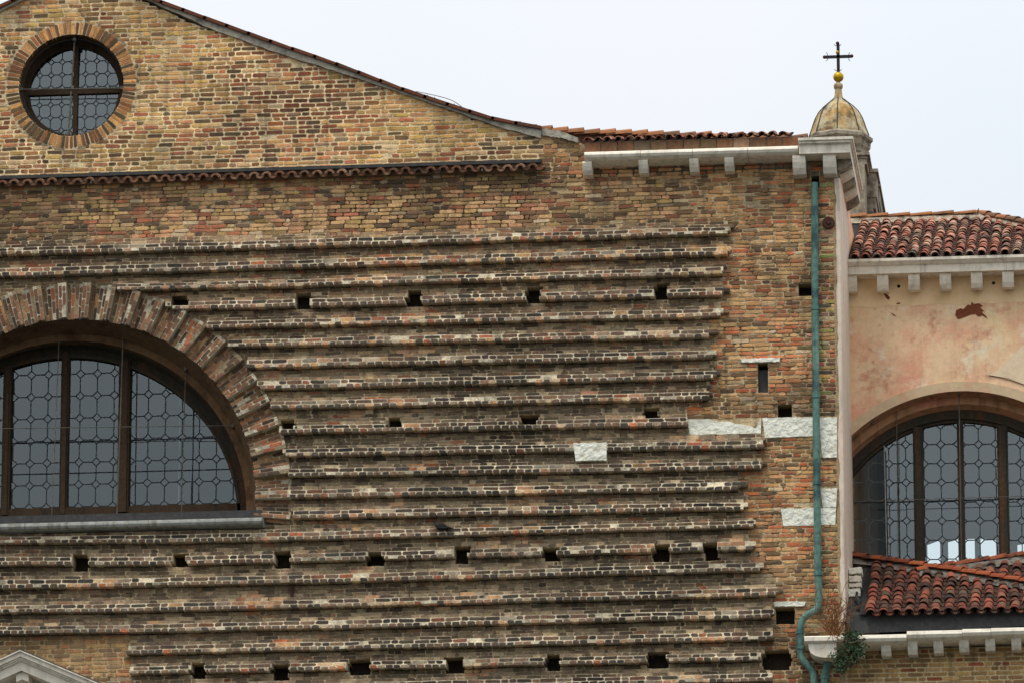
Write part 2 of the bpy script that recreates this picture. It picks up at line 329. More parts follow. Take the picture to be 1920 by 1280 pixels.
P_bot = [((172, 132, 86), 20), ((130, 98, 70), 20), ((148, 90, 60), 12), ((98, 76, 58), 12)]
from mathutils import noise as mn
def cl(x, z, sx, sz, o=0): return mn.noise(Vector((x*sx+o, z*sz-o, o*.37)))
def ledge_d(li, k, x):
    """how far the course stands proud (metres) and whether it belongs to a ledge"""
    if li is None or li >= len(LG): return 0, False
    l = LG[li]; x0 = lx0[li]; x1 = lx1[li]
    a = math.hypot(x-C1.x, 0)
    if x < x0 or x > x1+ (.05 if k == 1 else 0): return 0, False
    if li == 0 and k > 3: return 0, False
    return {0: .160, 1: .138, 2: .075, 3: .02}.get(k, -.01), True
lx0 = [at(l[4], (l[1]+l[2])/2).x for l in LG]; lx1 = [at(l[5], l[3]).x for l in LG]

bricks = []           # (area, quad, y, back, colour, mortar colour)
mort = MB()
def zone(px, py, li, k, inl):
    sy = 352-px*.0315
    if py < sy and px < 1015: q_ = cl(px/115, py/115, .5, 1.0, 4)+.5*cl(px/115, py/115, 1.6, 3, 8)+rng.uniform(-.2, .2); return (P_gabR if q_ > .34 else P_gabY if q_ < -.18 else P_gab), (232, 206, 160), .04
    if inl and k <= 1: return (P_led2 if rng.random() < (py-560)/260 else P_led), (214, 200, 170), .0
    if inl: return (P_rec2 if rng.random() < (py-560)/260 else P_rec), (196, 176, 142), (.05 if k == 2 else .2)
    if px > 1300 or py < sy+10: return P_rgt, (190, 168, 130), .08
    if py < 470: return P_mid, (190, 168, 130), .12
    if px < 260 and py > 1190: return P_bot, (196, 168, 122), .45
    if px > 1280: return P_rgt, (192, 170, 132), .12
    return P_rec, (172, 152, 118), .3
HOL0 = HOL
for (cb, ct, li, k) in courses:
    HOL = [(h[0]-rng.choice((0, 0, .03, .05)), h[1]+rng.choice((0, 0, .03, .05)), h[2]-.01, h[3]) if i_ < 24 else h for i_, h in enumerate(HOL0)]
    x = XL-rng.uniform(0, .25)
    # mortar bed cells
    zm = float(cb.mean()+ct.mean())/2
    cuts = set(np.round(np.arange(XL-.3, XE+.02, .12), 3).tolist()+[round(XE, 3)])
    for h in HOL+STN:
        if h[2]-.03 < zm+0 < h[3]+.03 or True:
            if h[2]-.15 < cz(cb, h[0]) < h[3]+.15: cuts |= {round(h[0], 3), round(h[1], 3)}
    if li is not None and li < len(LG): cuts |= {round(lx0[li], 3), round(lx1[li], 3)}
    for C_, R_ in ((C1, R1o), (C2, R2o)):
        dz_ = zm-C_.z
        if abs(dz_) < R_:
            q = math.sqrt(R_*R_-dz_*dz_); cuts |= {round(C_.x-q, 3), round(C_.x+q, 3)}
    cuts = sorted(c for c in cuts if XL-.31 < c <= XE+.001)
    wl = rng.random()
    for a, b in zip(cuts, cuts[1:]):
        if b-a < .004: continue
        m = (a+b)/2; z0a, z0b, z1a, z1b = cz(cb, a), cz(cb, b), cz(ct, a), cz(ct, b); zc = (z0a+z1b)/2
        ra, rb = arch_pos(m, zc)
        if (ra < R1o-.015 and zc > C1.z-.13) or rb < R2o-.015: continue
        if ZS-.05 < zc < C1.z and m < XSR-.04: continue
        if min(z0a, z0b) > min(rz(a), rz(b)): continue
        z1a = min(z1a, rz(a)+.0); z1b = min(z1b, rz(b)+.0)
        d, inl = ledge_d(li, k, m); px, py = proj((m, 0, zc))
        hol = any(h[0] < m < h[1] and h[2] < zc < h[3] for h in HOL)
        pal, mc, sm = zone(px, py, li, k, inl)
        if hol: y = .30; c = lin((50, 44, 36))
        else:
            y = -d+rng.uniform(.001, .004)+(.002 if not inl else 0)+(.008 if pal is P_mid or pal in (P_rec, P_rec2) and rng.random() < .35 else 0); j = rng.uniform(.86, 1.1)
            j *= max(.45, 1+.5*cl(px/115, py/115, .9, 1.6, 3)+.3*cl(px/115, py/115, 4, 6, 6)+(0 if k != 1 else .1)); c = tuple(v*j for v in alb(mc))
            if (inl and k > 1 and rng.random() < .5) or (pal in (P_rgt, P_mid) and rng.random() < .35): y += rng.uniform(.008, .028)
            if (li is not None and px > 620 and px < 1000 and py < 440) and rng.random() < .8: y += .02
        if inl and k == 0 and not hol: z0a += .017; z0b += .017
        V = [(a, y, z0a), (b, y, z0b), (b, y, z1b), (a, y, z1a), (a, .9, z0a), (b, .9, z0b), (b, .9, z1b), (a, .9, z1a)]
        mort.add(V, [(0, 1, 2, 3), (0, 4, 5, 1), (3, 2, 6, 7), (1, 5, 6, 2), (4, 0, 3, 7)], [c]*4+[lin((40, 34, 28))]*4)
    # bricks
    lastx = x; hd = rng.random() < .5
    while x < XE:
        d, inl = ledge_d(li, k, x+.06); px, py = proj((x, 0, zm))
        if inl and k == 0: ln = rng.gauss(.113, .008)
        elif inl and k == 1: ln = rng.gauss(.236, .012) if rng.random() < .75 else .112
        else:
            r = rng.random(); ln = rng.gauss(.235, .014) if r < .62 else rng.gauss(.113, .008) if r < .94 else rng.uniform(.05, .09)
        gap = rng.uniform(.010, .016) if inl else rng.uniform(.012, .022); x0, x1 = x, x+ln; x = x1+gap
        if x1 > XE: x1 = XE-rng.uniform(0, .015)
        if x1-x0 < .03: continue
        # clip against openings
        zc = (cz(cb, x0)+cz(ct, x1))/2
        xs = [x0+(x1-x0)*t for t in (0, .12, .25, .38, .5, .62, .75, .88, 1)]
        fr = [not blocked(q, zc) for q in xs]
        if not any(fr): continue
        if not all(fr):
            # longest free run
            best = (0, 0); i = 0
            while i < 9:
                if fr[i]:
                    j2 = i
                    while j2+1 < 9 and fr[j2+1]: j2 += 1
                    if j2-i > best[1]-best[0]: best = (i, j2)
                    i = j2+1
                else: i += 1
            x0, x1 = xs[best[0]], xs[best[1]]
            if x1-x0 < .035: continue
        px, py = proj(((x0+x1)/2, 0, zc)); d, inl = ledge_d(li, k, (x0+x1)/2)
        pal, mc, sm = zone(px, py, li, k, inl); er = rng.random() < .07+.25*max(0, cl(px/115, py/115, 1.3, 2.2, 21))
        if er: sm = max(sm, .5)
        gabl = pal in (P_gab, P_gabR, P_gabY)
        if rng.random() < (.008 if not inl else .0): continue
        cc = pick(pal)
        if inl and cl(px/115, py/115, 1.1, 3, 5) > .38 and rng.random() < .7: cc = pick(P_acc)
        elif inl and rng.random() < ((.14 if k == 0 else .04)*(1 if py < 800 else .4)): cc = pick(P_acc)
        elif inl and 620 < px and py < 530 and rng.random() < .3: cc = pick(P_mid)
        g_ = 1+.46*cl(px/115, py/115, .55, 1.1, 9)+.26*cl(px/115, py/115, 2.2, 4, 2); g_ = min(g_, 1.15)*(1.1 if k == 0 else 1); mxx = max(cc)*g_; g_ *= min(1, 222/mxx); cc = tuple(v*g_ for v in cc)
        # rain and soot stains round the downpipe
        st = max(0, 1-abs(px-1540)/36)*(1 if py < 790 else .35)
        cc = tuple(v*(1-.42*st*rng.random()) for v in cc)
        s2 = sm*rng.uniform(.4, 1.3); cc = tuple(v*(1-s2)+m_*s2 for v, m_ in zip(cc, mc))
        gz = rng.uniform(.0075, .0115) if gabl else rng.uniform(.006, .009) if px > 1280 and not inl else rng.uniform(.0045, .007) if inl and k < 2 else rng.uniform(.0035, .007)
        back = d+.02+.05
        b0, b1, t0, t1 = cz(cb, x0)+gz, cz(cb, x1)+gz, cz(ct, x0)-gz, cz(ct, x1)-gz
        jz = rng.uniform(-.003, .003); tl = rng.uniform(-.004, .004); hv = rng.uniform(-.004, .003); t0 += hv; t1 += hv
        b0 += jz-tl; t0 += jz-tl; b1 += jz+tl; t1 += jz+tl
        if t1 > rz(x1)-.002 or t0 > rz(x0)-.002:
            t0 = min(t0, rz(x0)-.004); t1 = min(t1, rz(x1)-.004)
            if t0-b0 < .015 or t1-b1 < .015: continue
        y = -d-rng.uniform(.001, .006)+(0 if inl else .0015 if er else 0)+(rng.uniform(0, .03) if inl and rng.random() < .05 else 0)
        if px > 620 and px < 1000 and py < 440 and py > 330: y -= .004
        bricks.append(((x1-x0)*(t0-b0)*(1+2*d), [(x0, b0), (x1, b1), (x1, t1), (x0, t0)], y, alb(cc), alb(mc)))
HOL = HOL0
def brick_geo(q, y, c, mc, back=None):
    back = back or max(.07, -y+.06)
    q = [Vector(p) for p in q]; ce = (q[0]+q[1]+q[2]+q[3])/4
    w_ = ((q[1]-q[0]).length+(q[2]-q[3]).length)/2; h_ = ((q[3]-q[0]).length+(q[2]-q[1]).length)/2
    cu = min(.014, .3*min(w_, h_)); ring = []
    for i in range(4):
        p, nx, pv = q[i], q[(i+1) % 4], q[i-1]
        a, b = rng.uniform(.3, 2.0)*cu, rng.uniform(.3, 2.0)*cu
        ring += [p+(pv-p).normalized()*a, p+(nx-p).normalized()*b]
    inn = []
    for p in ring:
        v = ce-p; s = Vector((v.x/max(abs(v.x), 1e-6)*.006*min(1, abs(v.x)/.01), v.y/max(abs(v.y), 1e-6)*.006*min(1, abs(v.y)/.01)))
        inn.append(p+s+Vector((rng.uniform(-.0022, .0022), rng.uniform(-.0022, .0022))))
    V = [(p.x, y+rng.uniform(-.001, .0015), p.y) for p in inn]+[(p.x, y+.0045, p.y) for p in ring]+[(p.x, y+back, p.y) for p in ring]
    Fc = [tuple(range(8))]
    for o in (0, 8): Fc += [(o+i, o+8+i, o+8+(i+1) % 8, o+(i+1) % 8) for i in range(8)]
    cs = []
    for i in range(8):
        j = rng.uniform(.86, 1.14); cs.append(tuple(v*j for v in c))
    f = rng.uniform(.15, .55); ed = tuple(a*(1-f)+b*f for a, b in zip(c, mc))
    cs += [ed]*8+[c]*8
    return V, Fc, cs
def lay(bl, parent, nmax=300, name='brick', stuff='brickwork'):
    bl = sorted(bl, key=lambda b: -b[0]); rest = MB()
    for i, (ar, q, y, c, mc) in enumerate(bl):
        V, Fc, cs = brick_geo(q, y, c, mc)
        if i < nmax: obj(name, V, Fc, M_brick, parent, cs)
        else: rest.add(V, Fc, cs)
    if rest.V: rest.build(stuff, M_brick, parent, kind='stuff')
lay(bricks, wall)
mort.build('mortar_bed', M_mortar, wall)
# plain continuation of the wall to the left of the picture, out of frame
pl = MB(); zt = at(-60, 40).z; pl.box((XL-30, .02, at(900, 1300).z-.01), (XL-.3, .9, at(0, 960).z-3.2)); pl.box((XL-30, .02, at(900, 1300).z), (C1.x-R1-1.2, .9, zt-1)); pl.build('wall_continuation', M_plain, church)
# rough hole bottoms
for i, s_ in enumerate(STN):
    mb = MB(); x0, x1, z0, z1 = s_
    n = 14; top = []; bot = []
    for j in range(n+1):
        t = j/n; xx = x0+(x1-x0)*t
        tz = z1-rng.uniform(0, .018); bz = z0+rng.uniform(0, .01)
        if i == 0 and .35 < t < .95: tz -= .05+.12*max(0, min(1, (t-.55)*2.6))
        top.append((xx, tz)); bot.append((xx, bz))
    poly = [(a_+(rng.uniform(0, .03) if q_ == 0 else -rng.uniform(0, .03) if q_ == n else 0), b_) for q_, (a_, b_) in enumerate(bot)]+[(a_-(0 if q_ else .012), b_) for q_, (a_, b_) in list(enumerate(top))[::-1]]; yf = -.012 if i < 5 else -.175 if i == 5 else -.04
    mb.ext(poly, 'y', yf, .2); mb.build('white_stone' if i < 6 else 'stone_lintel', M_white, wall)
    bk = MB(); bk.box((x0, .01, z0), (x1, .3, z1), alb((190, 165, 125))); bk.build('stone_bed', M_mortar, wall)

# ---------------- arches of radial bricks
def ring_arch(C_, Ri, Ro, a0, a1, pitch, rows, nm, led):
    part = MB(); n = int((a1-a0)*(Ri*.55+Ro*.45)/pitch); cells = []
    mc = (196, 184, 158) if led else (206, 184, 146)
    # mortar ring
    for i in range(n):
        t0, t1 = a0+(a1-a0)*i/n, a0+(a1-a0)*(i+1)/n
        k = i % 6; d = ((.14, .12, .04, .02, 0, -.02)[k] if led else 0)
        d *= lfade(.5*(t0+t1)) if led else 1
        V = []
        for yy in (-d+.002, .6):
            for r_, t in ((Ri+.004, t0), (Ro+.03, t0), (Ro+.03, t1), (Ri+.004, t1)): V.append((C_.x+r_*math.cos(t), yy, C_.z+r_*math.sin(t)))
        if led and V[1][2] < ZS-.3: continue
        part.add(V, [(0, 1, 2, 3), (0, 3, 7, 4), (1, 5, 6, 2), (0, 4, 5, 1), (3, 2, 6, 7)], alb(mc if rng.random() < .6 else (150, 132, 104)))
    po = part.build(nm, M_mortar, church)
    bl = []
    for i in range(n):
        t0, t1 = a0+(a1-a0)*(i+(.10 if led else .12))/n, a0+(a1-a0)*(i+(.92 if led else .88))/n; k = i % 6
        d = ((.14, .12, .04, .02, 0, -.02)[k] if led else 0)*(lfade(.5*(t0+t1)) if led else 1)
        r = Ri-(rng.uniform(0, .015)); lens = list(rows); 
        if i % 2: lens = lens[::-1]
        tot = sum(lens); 
        for ln in lens:
            l2 = (Ro-Ri)*ln/tot; r0, r1 = r+.004, r+l2-.008; r += l2
            if led and rng.random() < .04: continue
            dd = d if not (led and rng.random() < .12) else max(0, d-.05)
            P = [(C_.x+a*math.cos(b), C_.z+a*math.sin(b)) for a, b in ((r0, t1), (r0, t0), (r1, t0), (r1, t1))]
            jj = rng.uniform(-.004, .004)
            P = [(a+jj, b+rng.uniform(-.003, .003)) for a, b in P]
            pal = P_gab[:3] if not led else (P_led if k < 4 else P_rec[:4]+P_led)
            cc = pick(pal)
            cc = tuple(v*q_ for v, q_ in zip(cc, (1.22, 1.12, 1.02) if led else (1.04, .98, .9)))
            bl.append((1, P, -dd-rng.uniform(0.001, .006), alb(cc), alb(mc)))
    for (ar, q, y, c, m_) in bl:
        V, Fc, cs = brick_geo(q, y, c, m_, .12); obj('brick', V, Fc, M_brick, po, cs)
def lfade(t): return 1.0 if t > R(-6) else .3
ring_arch(C1, R1, R1o, R(-7), R(114), .0625, (1, 1, .5), 'window_arch', True)
ring_arch(C2, R2, R2o, 0, 2*math.pi, .0665, (1,), 'round_window_arch', False)

# ---------------- leaded windows
def clip(poly, reg):
    """Sutherland-Hodgman, reg convex and counter-clockwise"""
    for i in range(len(reg)):
        a, b = reg[i], reg[(i+1) % len(reg)]
        ins = lambda p: (b[0]-a[0])*(p[1]-a[1])-(b[1]-a[1])*(p[0]-a[0]) >= -1e-9
        o = []
        for j in range(len(poly)):
            p, q = poly[j-1], poly[j]
            ip, iq = ins(p), ins(q)
            if ip != iq:
                d1 = (b[0]-a[0])*(p[1]-a[1])-(b[1]-a[1])*(p[0]-a[0]); d2 = (b[0]-a[0])*(q[1]-a[1])-(b[1]-a[1])*(q[0]-a[0])
                t = d1/(d1-d2); o.append((p[0]+(q[0]-p[0])*t, p[1]+(q[1]-p[1])*t))
            if iq: o.append(q)
        poly = o
        if len(poly) < 3: return []
    return poly
def area(p): return abs(sum(p[i-1][0]*p[i][1]-p[i][0]*p[i-1][1] for i in range(len(p))))/2
def leaded(win, reg, ox, oz, a, b, c, Y, gm, cw=.017, cmat=None):
    """octagon and diamond panes clipped to the light's outline"""
    x0, x1 = min(p[0] for p in reg), max(p[0] for p in reg); z0, z1 = min(p[1] for p in reg), max(p[1] for p in reg)
    came = MB(); cz_ = c*b/a*1.0
    def seg(p, q, w_=cw):
        v = Vector((q[0]-p[0], q[1]-p[1])); 
        if v.length < 1e-4: return
        n_ = Vector((-v.y, v.x)).normalized()*w_/2
        quad = [(p[0]-n_.x, p[1]-n_.y), (q[0]-n_.x, q[1]-n_.y), (q[0]+n_.x, q[1]+n_.y), (p[0]+n_.x, p[1]+n_.y)]
        quad = clip(quad, reg)
        if len(quad) > 2: came.ext(quad, 'y', Y-.007, Y+.002)
    def pane(poly):
        poly = clip(poly, reg)
        if len(poly) < 3 or area(poly) < .0006: return
        tx, tz = rng.uniform(-.006, .006), rng.uniform(-.008, .008)
        cx_ = sum(p[0] for p in poly)/len(poly); cz2 = sum(p[1] for p in poly)/len(poly)
        n = len(poly); V = [(p[0], Y+(p[0]-cx_)*tx+(p[1]-cz2)*tz, p[1]) for p in poly]+[(p[0], Y+.004+(p[0]-cx_)*tx+(p[1]-cz2)*tz, p[1]) for p in poly]
        obj('pane', V, [tuple(range(n))]+[(i, i+n, (i+1) % n+n, (i+1) % n) for i in range(n)], gm, win)
    for i in range(int((x0-ox)/a)-2, int((x1-ox)/a)+2):
        for j in range(int((z0-oz)/b)-2, int((z1-oz)/b)+2):
            X, Z = ox+i*a, oz+j*b; wv = lambda: rng.uniform(-.003, .003)
            dm = [(X-c, Z), (X, Z-c), (X+c, Z), (X, Z+c)]
            pane(dm)
            pane([(X+c, Z), (X+a-c, Z), (X+a, Z+c), (X+a, Z+b-c), (X+a-c, Z+b), (X+c, Z+b), (X, Z+b-c), (X, Z+c)])
            for k in range(4): seg(dm[k-1], dm[k])
            seg((X+c, Z), (X+a-c, Z+wv())); seg((X, Z+c), (X+wv(), Z+b-c))
    came.build('lead_came', cmat or M_came, win)
def cpoly(cx_, cz_, r, n=72): return [(cx_+r*math.cos(2*math.pi*i/n), cz_+r*math.sin(2*math.pi*i/n)) for i in range(n)]
def rectp(a, b, c, d): return [(a, c), (b, c), (b, d), (a, d)]
def annulus(mb, cx_, cz_, ri, ro, y0, y1, a0, a1, n=64, c=None):
    for i in range(n):
        t0, t1 = a0+(a1-a0)*i/n, a0+(a1-a0)*(i+1)/n
        P = [(cx_+r_*math.cos(t), cz_+r_*math.sin(t)) for r_, t in ((ri, t0), (ro, t0), (ro, t1), (ri, t1))]
        V = [(p[0], y0, p[1]) for p in P]+[(p[0], y1, p[1]) for p in P]
        mb.add(V, [(0, 1, 2, 3), (0, 3, 7, 4), (1, 5, 6, 2), (7, 6, 5, 4)], c)
def loft(mb, rings, a0, a1, n=64, c=None):
    for (x0, z0, r0, y0), (x1, z1, r1, y1) in zip(rings, rings[1:]):
        V = []; 
        for i in range(n+1):
            t = a0+(a1-a0)*i/n; V += [(x0+r0*math.cos(t), y0, z0+r0*math.sin(t)), (x1+r1*math.cos(t), y1, z1+r1*math.sin(t))]
        mb.add(V, [(2*i, 2*i+1, 2*i+3, 2*i+2) for i in range(n)], c)

# half round window
DG = .9
G1 = at(121, 992, DG); RG = (at(121+330, 992, DG)-G1).length; RF = (at(121+354, 992, DG)-G1).length
lun = obj('half_round_window', *(lambda m: (m.V, m.F))(lambda_mb := (lambda mb: (annulus(mb, G1.x, G1.z, RG, RF+.05, DG-.07, DG+.05, 0, math.pi), mb)[1])(MB())), M_dkwood, church)
rv = MB(); Cm = ((C1.x+G1.x)/2, (C1.z+G1.z)/2)
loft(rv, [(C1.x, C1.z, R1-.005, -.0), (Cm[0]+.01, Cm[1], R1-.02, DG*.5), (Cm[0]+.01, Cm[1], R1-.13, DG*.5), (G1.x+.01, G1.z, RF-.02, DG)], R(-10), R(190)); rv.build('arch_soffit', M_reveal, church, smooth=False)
fm = MB(); zb = at(200, 958, DG).z
def vx(px_, py_, Y): return at(px_, py_, Y).x
def bar(mb, xa, xb, z0, z1, y0, y1): mb.box((xa, y0, z0), (xb, y1, z1))
def topz(x, C_, r_): return C_.z+math.sqrt(max(0, r_*r_-(x-C_.x)**2))
for (xa, xb, dp) in ((5, 20, .12), (222, 243, .12), (113, 128, .09)):
    A, B = vx(xa, 900, DG), vx(xb, 900, DG); bar(fm, A, B, zb-.05, topz(A, G1, RG)+.05, DG-dp, DG+.04)
    bar(fm, A+.03, B-.03, zb-.05, topz(A, G1, RG)+.04, DG-dp-.035, DG-dp+.01)
bar(fm, G1.x-RF, G1.x+RF, zb-.12, zb+.06, DG-.10, DG+.04)
fm.build('mullion', M_wood, lun)
iv = MB(); annulus(iv, G1.x, G1.z, RG-.03, RG+.02, DG-.1, DG, 0, math.pi); annulus(iv, G1.x, G1.z, RF-.06, RF+.02, DG-.13, DG, 0, math.pi); iv.build('inner_frame', M_dkwood, lun)
pa = 31.7/PPM*1.0; pb = 41.7/PPM
cp = cpoly(G1.x, G1.z, RG-.02, 96)
o_ = at(57, 827, DG)
for xa, xb in ((-96, 5), (20, 113), (128, 222), (243, 470)):
    reg = clip(cp, rectp(vx(xa, 900, DG), vx(xb, 900, DG), zb+.05, zb+5))
    leaded(lun, reg, o_.x+(0 if xa < 100 else at(149-57 + 57, 827, DG).x-o_.x-3*pa+.0), o_.z, pa, pb, pa*.25, DG-.01, M_glass0)
sb = MB()
for py_ in (826, 945-60):
    z = at(200, py_, DG).z; hw = math.sqrt(RG**2-(z-G1.z)**2); sb.tube([(G1.x-hw, DG-.025, z), (G1.x+hw, DG-.025, z)], .007, 5)
for px_ in (255, 362): 
    X = vx(px_, 850, DG); sb.tube([(X, DG-.025, zb), (X, DG-.025, topz(X, G1, RG))], .008, 5)
sb.build('saddle_bar', M_came, lun)
rd = MB()
def rod(mb, p, q, Y, r=.011):
    a, b = at(*p, Y), at(*q, Y); n = 30
    mb.tube([a+(b-a)*i/n for i in range(n+1)], [r*(1 if i % 2 else .7) for i in range(n+1)], 5)
for p, q in (((112, 608), (97, 968)), ((231, 626), (219, 972)), ((348, 690), (340, 970)), ((-20, 803), (438, 797))): rod(rd, p, q, .4, .013 if p[0] == 231 else .008)
rd.build('guard_rod', M_iron, lun)
wr = MB(); wr.tube([at(338, 735, .9), at(335, 945, .9)], .011, 6); wr.build('pale_rod', M_leadl, lun)
bk = MB()
for x, y in ((112, 610), (231, 628), (348, 692), (437, 798)): p = at(x, y, .38); bk.box((p.x-.02, .32, p.z-.035), (p.x+.02, .42, p.z+.035))
bk.build('bracket', M_iron, lun)
# sill
sl = MB(); zl, zr = at(0, 980).z, at(495, 978).z; za = (zl+zr)/2
sl.box((XL-1, -.12, za-.03), (at(492, 970).x, .95, za+.13)); sl.build('lead_apron', M_lead, lun)
sl = MB(); xe = at(497, 985).x; zc_ = za-.065
n_s = 6; xs_ = [XL-1]+[at(p, 985).x for p in (52, 185, 283, 408)]+[xe]
for a, b in zip(xs_, xs_[1:]):
    m2 = MB(); m2.ext([(-.1+.0, zc_+.045), (-.22, zc_+.045), (-.27, zc_+.02), (-.28, zc_-.02), (-.26, zc_-.055), (-.2, zc_-.075), (0.02, zc_-.09), (.02, zc_+.045)], 'x', a+.003, b-.003)
    m2.build('sill_stone', M_leadl, lun)
# under sill block
us = MB(); us.box((XL-1, -.03, za-.30), (at(490, 985).x, .9, za-.1), alb((120, 100, 78))); us.build('sill_bed', M_mortar, church)
# dark interior behind window
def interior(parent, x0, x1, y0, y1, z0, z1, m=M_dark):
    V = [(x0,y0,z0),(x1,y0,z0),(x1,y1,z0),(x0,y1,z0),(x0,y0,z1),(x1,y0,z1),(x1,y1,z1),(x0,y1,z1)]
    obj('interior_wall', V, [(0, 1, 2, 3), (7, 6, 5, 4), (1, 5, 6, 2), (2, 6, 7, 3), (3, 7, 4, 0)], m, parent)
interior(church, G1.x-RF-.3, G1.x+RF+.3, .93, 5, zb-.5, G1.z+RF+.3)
# round window
D2 = .40
G2 = at(140, 173.5, D2); RG2 = (at(140+84, 173.5, D2)-G2).length; RF2 = (at(140+100, 173.5, D2)-G2).length
rw = MB(); annulus(rw, G2.x, G2.z, RG2, RF2+.1, D2-.05, D2+.06, 0, 2*math.pi); annulus(rw, G2.x, G2.z, RG2+.035, RF2+.1, D2-.09, D2, 0, 2*math.pi)
rwo = rw.build('round_window', M_wood, church)
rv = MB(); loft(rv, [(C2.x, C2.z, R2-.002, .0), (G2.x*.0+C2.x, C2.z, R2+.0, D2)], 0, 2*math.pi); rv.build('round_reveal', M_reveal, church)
cm = MB(); a = at(143, 173, D2)
cm.box((a.x-.035, D2-.07, G2.z-RF2), (a.x+.035, D2+.04, G2.z+RF2)); b = at(140, 174, D2); cm.box((G2.x-RF2, D2-.065, b.z-.045), (G2.x+RF2, D2+.03, b.z+.045)); cm.build('mullion', M_wood, rwo)
rr = MB(); rod(rr, (140, 74), (128, 254), .12, .016); rod(rr, (40, 168), (229, 166), .1, .011)
for x, y in ((140, 75), (128, 252), (40, 168), (229, 166)): p = at(x, y, .1); rr.box((p.x-.025, .06, p.z-.025), (p.x+.025, .14, p.z+.025))
rr.build('guard_rod', M_iron, rwo)
gr = MB(); annulus(gr, C2.x+.02, C2.z-.02, R2-.035, R2-.015, .12, .15, 0, 2*math.pi); gr.build('iron_ring', M_dkiron, rwo)
cp = cpoly(G2.x, G2.z, RG2-.002, 80); a2 = 20.7/PPM; b2 = 24.8/PPM; o_ = at(161, 92+24, D2)
for xr in ((-9, a.x-.03), (a.x+.03, 9)):
    for zr_ in ((-9, b.z-.04), (b.z+.04, 99)):
        x0 = max(xr[0], G2.x-2) if xr[0] < -8 else xr[0]; x1 = G2.x+2 if xr[1] > 8 else xr[1]
        x0 = G2.x-2 if xr[0] == -9 else xr[0]
        z0 = G2.z-2 if zr_[0] == -9 else zr_[0]; z1 = G2.z+2 if zr_[1] == 99 else zr_[1]
        reg = clip(cp, rectp(x0, x1, z0, z1)); leaded(rwo, reg, o_.x+(0 if xr[0] != -9 else -.02), o_.z-(.0 if zr_[0] != -9 else .07), a2, b2, a2*.27, D2-.01, M_glass, .014)
interior(church, G2.x-RF2-.2, G2.x+RF2+.2, D2+.08, 3, G2.z-RF2-.2, G2.z+RF2+.2)

# ---------------- tiles
def coppo(r0, r1, ln, th=.012, n=7, flip=False):
    """half round tile: wide end at y=0 (down slope), narrow end at y=ln"""
    V = []; s = -1 if flip else 1
    for (yy, r_) in ((0, r0), (ln, r1)):
        for rr_ in (r_, r_-th):
            for k in range(n):
                t = R(8)+(math.pi-R(16))*k/(n-1); V.append((rr_*math.cos(t), yy, s*(rr_*math.sin(t))*.92))
    a, b, c, d = 0, n, 2*n, 3*n; Fc = []
    for k in range(n-1):
        Fc += [(a+k, a+k+1, c+k+1, c+k), (b+k+1, b+k, d+k, d+k+1), (a+k+1, a+k, b+k, b+k+1), (c+k, c+k+1, d+k+1, d+k)]
    Fc += [(a, c, d, b), (a+n-1, b+n-1, d+n-1, c+n-1)]
    if flip: Fc = [tuple(reversed(f)) for f in Fc]
    return V, Fc
def tile_mesh(m, r0, r1, ln, flip=False, th=.012):
    V, Fc = coppo(r0, r1, ln, th, flip=flip); return me('tile', V, Fc, m)
def place(mesh, name, loc, rot, parent, sc_=1):
    o = bpy.data.objects.new(name, mesh); col.objects.link(o); o.parent = parent
    o.location = Vector(loc)-wloc(parent); o.rotation_euler = rot; o.scale = (sc_, sc_, sc_); return o
def tiled_roof(parent, X0, Y0, Z0, ncol, dx, ncr, ex, slope, m, keep, name='roof_tile', double_eave=False):
    r0 = dx*.40; cover = tile_mesh(m, r0, r0*.8, ex*1.35); pans = MB(); cs, sn = math.cos(slope), math.sin(slope)
    PV, PF = coppo(r0*1.0, r0*1.08, ex*1.3, flip=True); und = MB()
    ct = 0
    for i in range(ncol):
        for j in range(ncr):
            X = X0+i*dx; Y = Y0+j*ex*cs; Z = Z0+j*ex*sn
            if keep(X, Y, Z) and ct < 300:
                tilt = slope-R(2.2)+rng.uniform(-.02, .02); jx = rng.uniform(-.008, .008)
                place(cover, name, (X+jx, Y+rng.uniform(-.03, .03), Z+r0*.30+rng.uniform(0, .008)), (tilt, rng.uniform(-.04, .04), rng.uniform(-.07, .07)), parent, rng.uniform(.94, 1.06)); ct += 1
                if j == 0 and double_eave: pass
            if keep(X+dx/2, Y, Z):
                rm = Matrix.Rotation(slope-R(2), 3, 'X'); o = Vector((X+dx/2, Y, Z+r0*1.0))
                pans.add([o+rm@Vector(v) for v in PV], PF)
    pans.build('pan_tiles', M_pan, parent, kind='stuff')
    return ct
# string course of tiles across the facade
sA, sB = at(-30, 347, -.1), at(1012, 315, -.1)
n = 44; dxs = (sB.x-sA.x)/n; tm = tile_mesh(M_string, dxs*.40, dxs*.34, .24, th=.034); tm2 = tile_mesh(M_string, dxs*.34, dxs*.38, .24, True, th=.034)
string = MB(); sq = lambda x: sA.z+(sB.z-sA.z)*(x-sA.x)/(sB.x-sA.x)
def strip(mb, y0, y1, za_, zb_, c=None):
    V = [(sA.x, y0, sq(sA.x)+za_), (sB.x+.03, y0, sq(sB.x)+za_), (sB.x+.03, y0, sq(sB.x)+zb_), (sA.x, y0, sq(sA.x)+zb_), (sA.x, y1, sq(sA.x)+za_), (sB.x+.03, y1, sq(sB.x)+za_), (sB.x+.03, y1, sq(sB.x)+zb_+.03), (sA.x, y1, sq(sA.x)+zb_+.03)]
    mb.add(V, [(0, 1, 2, 3), (3, 2, 6, 7), (0, 4, 5, 1), (1, 5, 6, 2)], c)
strip(string, -.17, .01, .072, .125)
so_ = string.build('lead_flashing', M_lead, church)
bd = MB(); strip(bd, -.10, .01, -.03, .075, alb((120, 96, 74))); bd.build('tile_bed', M_mortar, church)
rk = R(20)
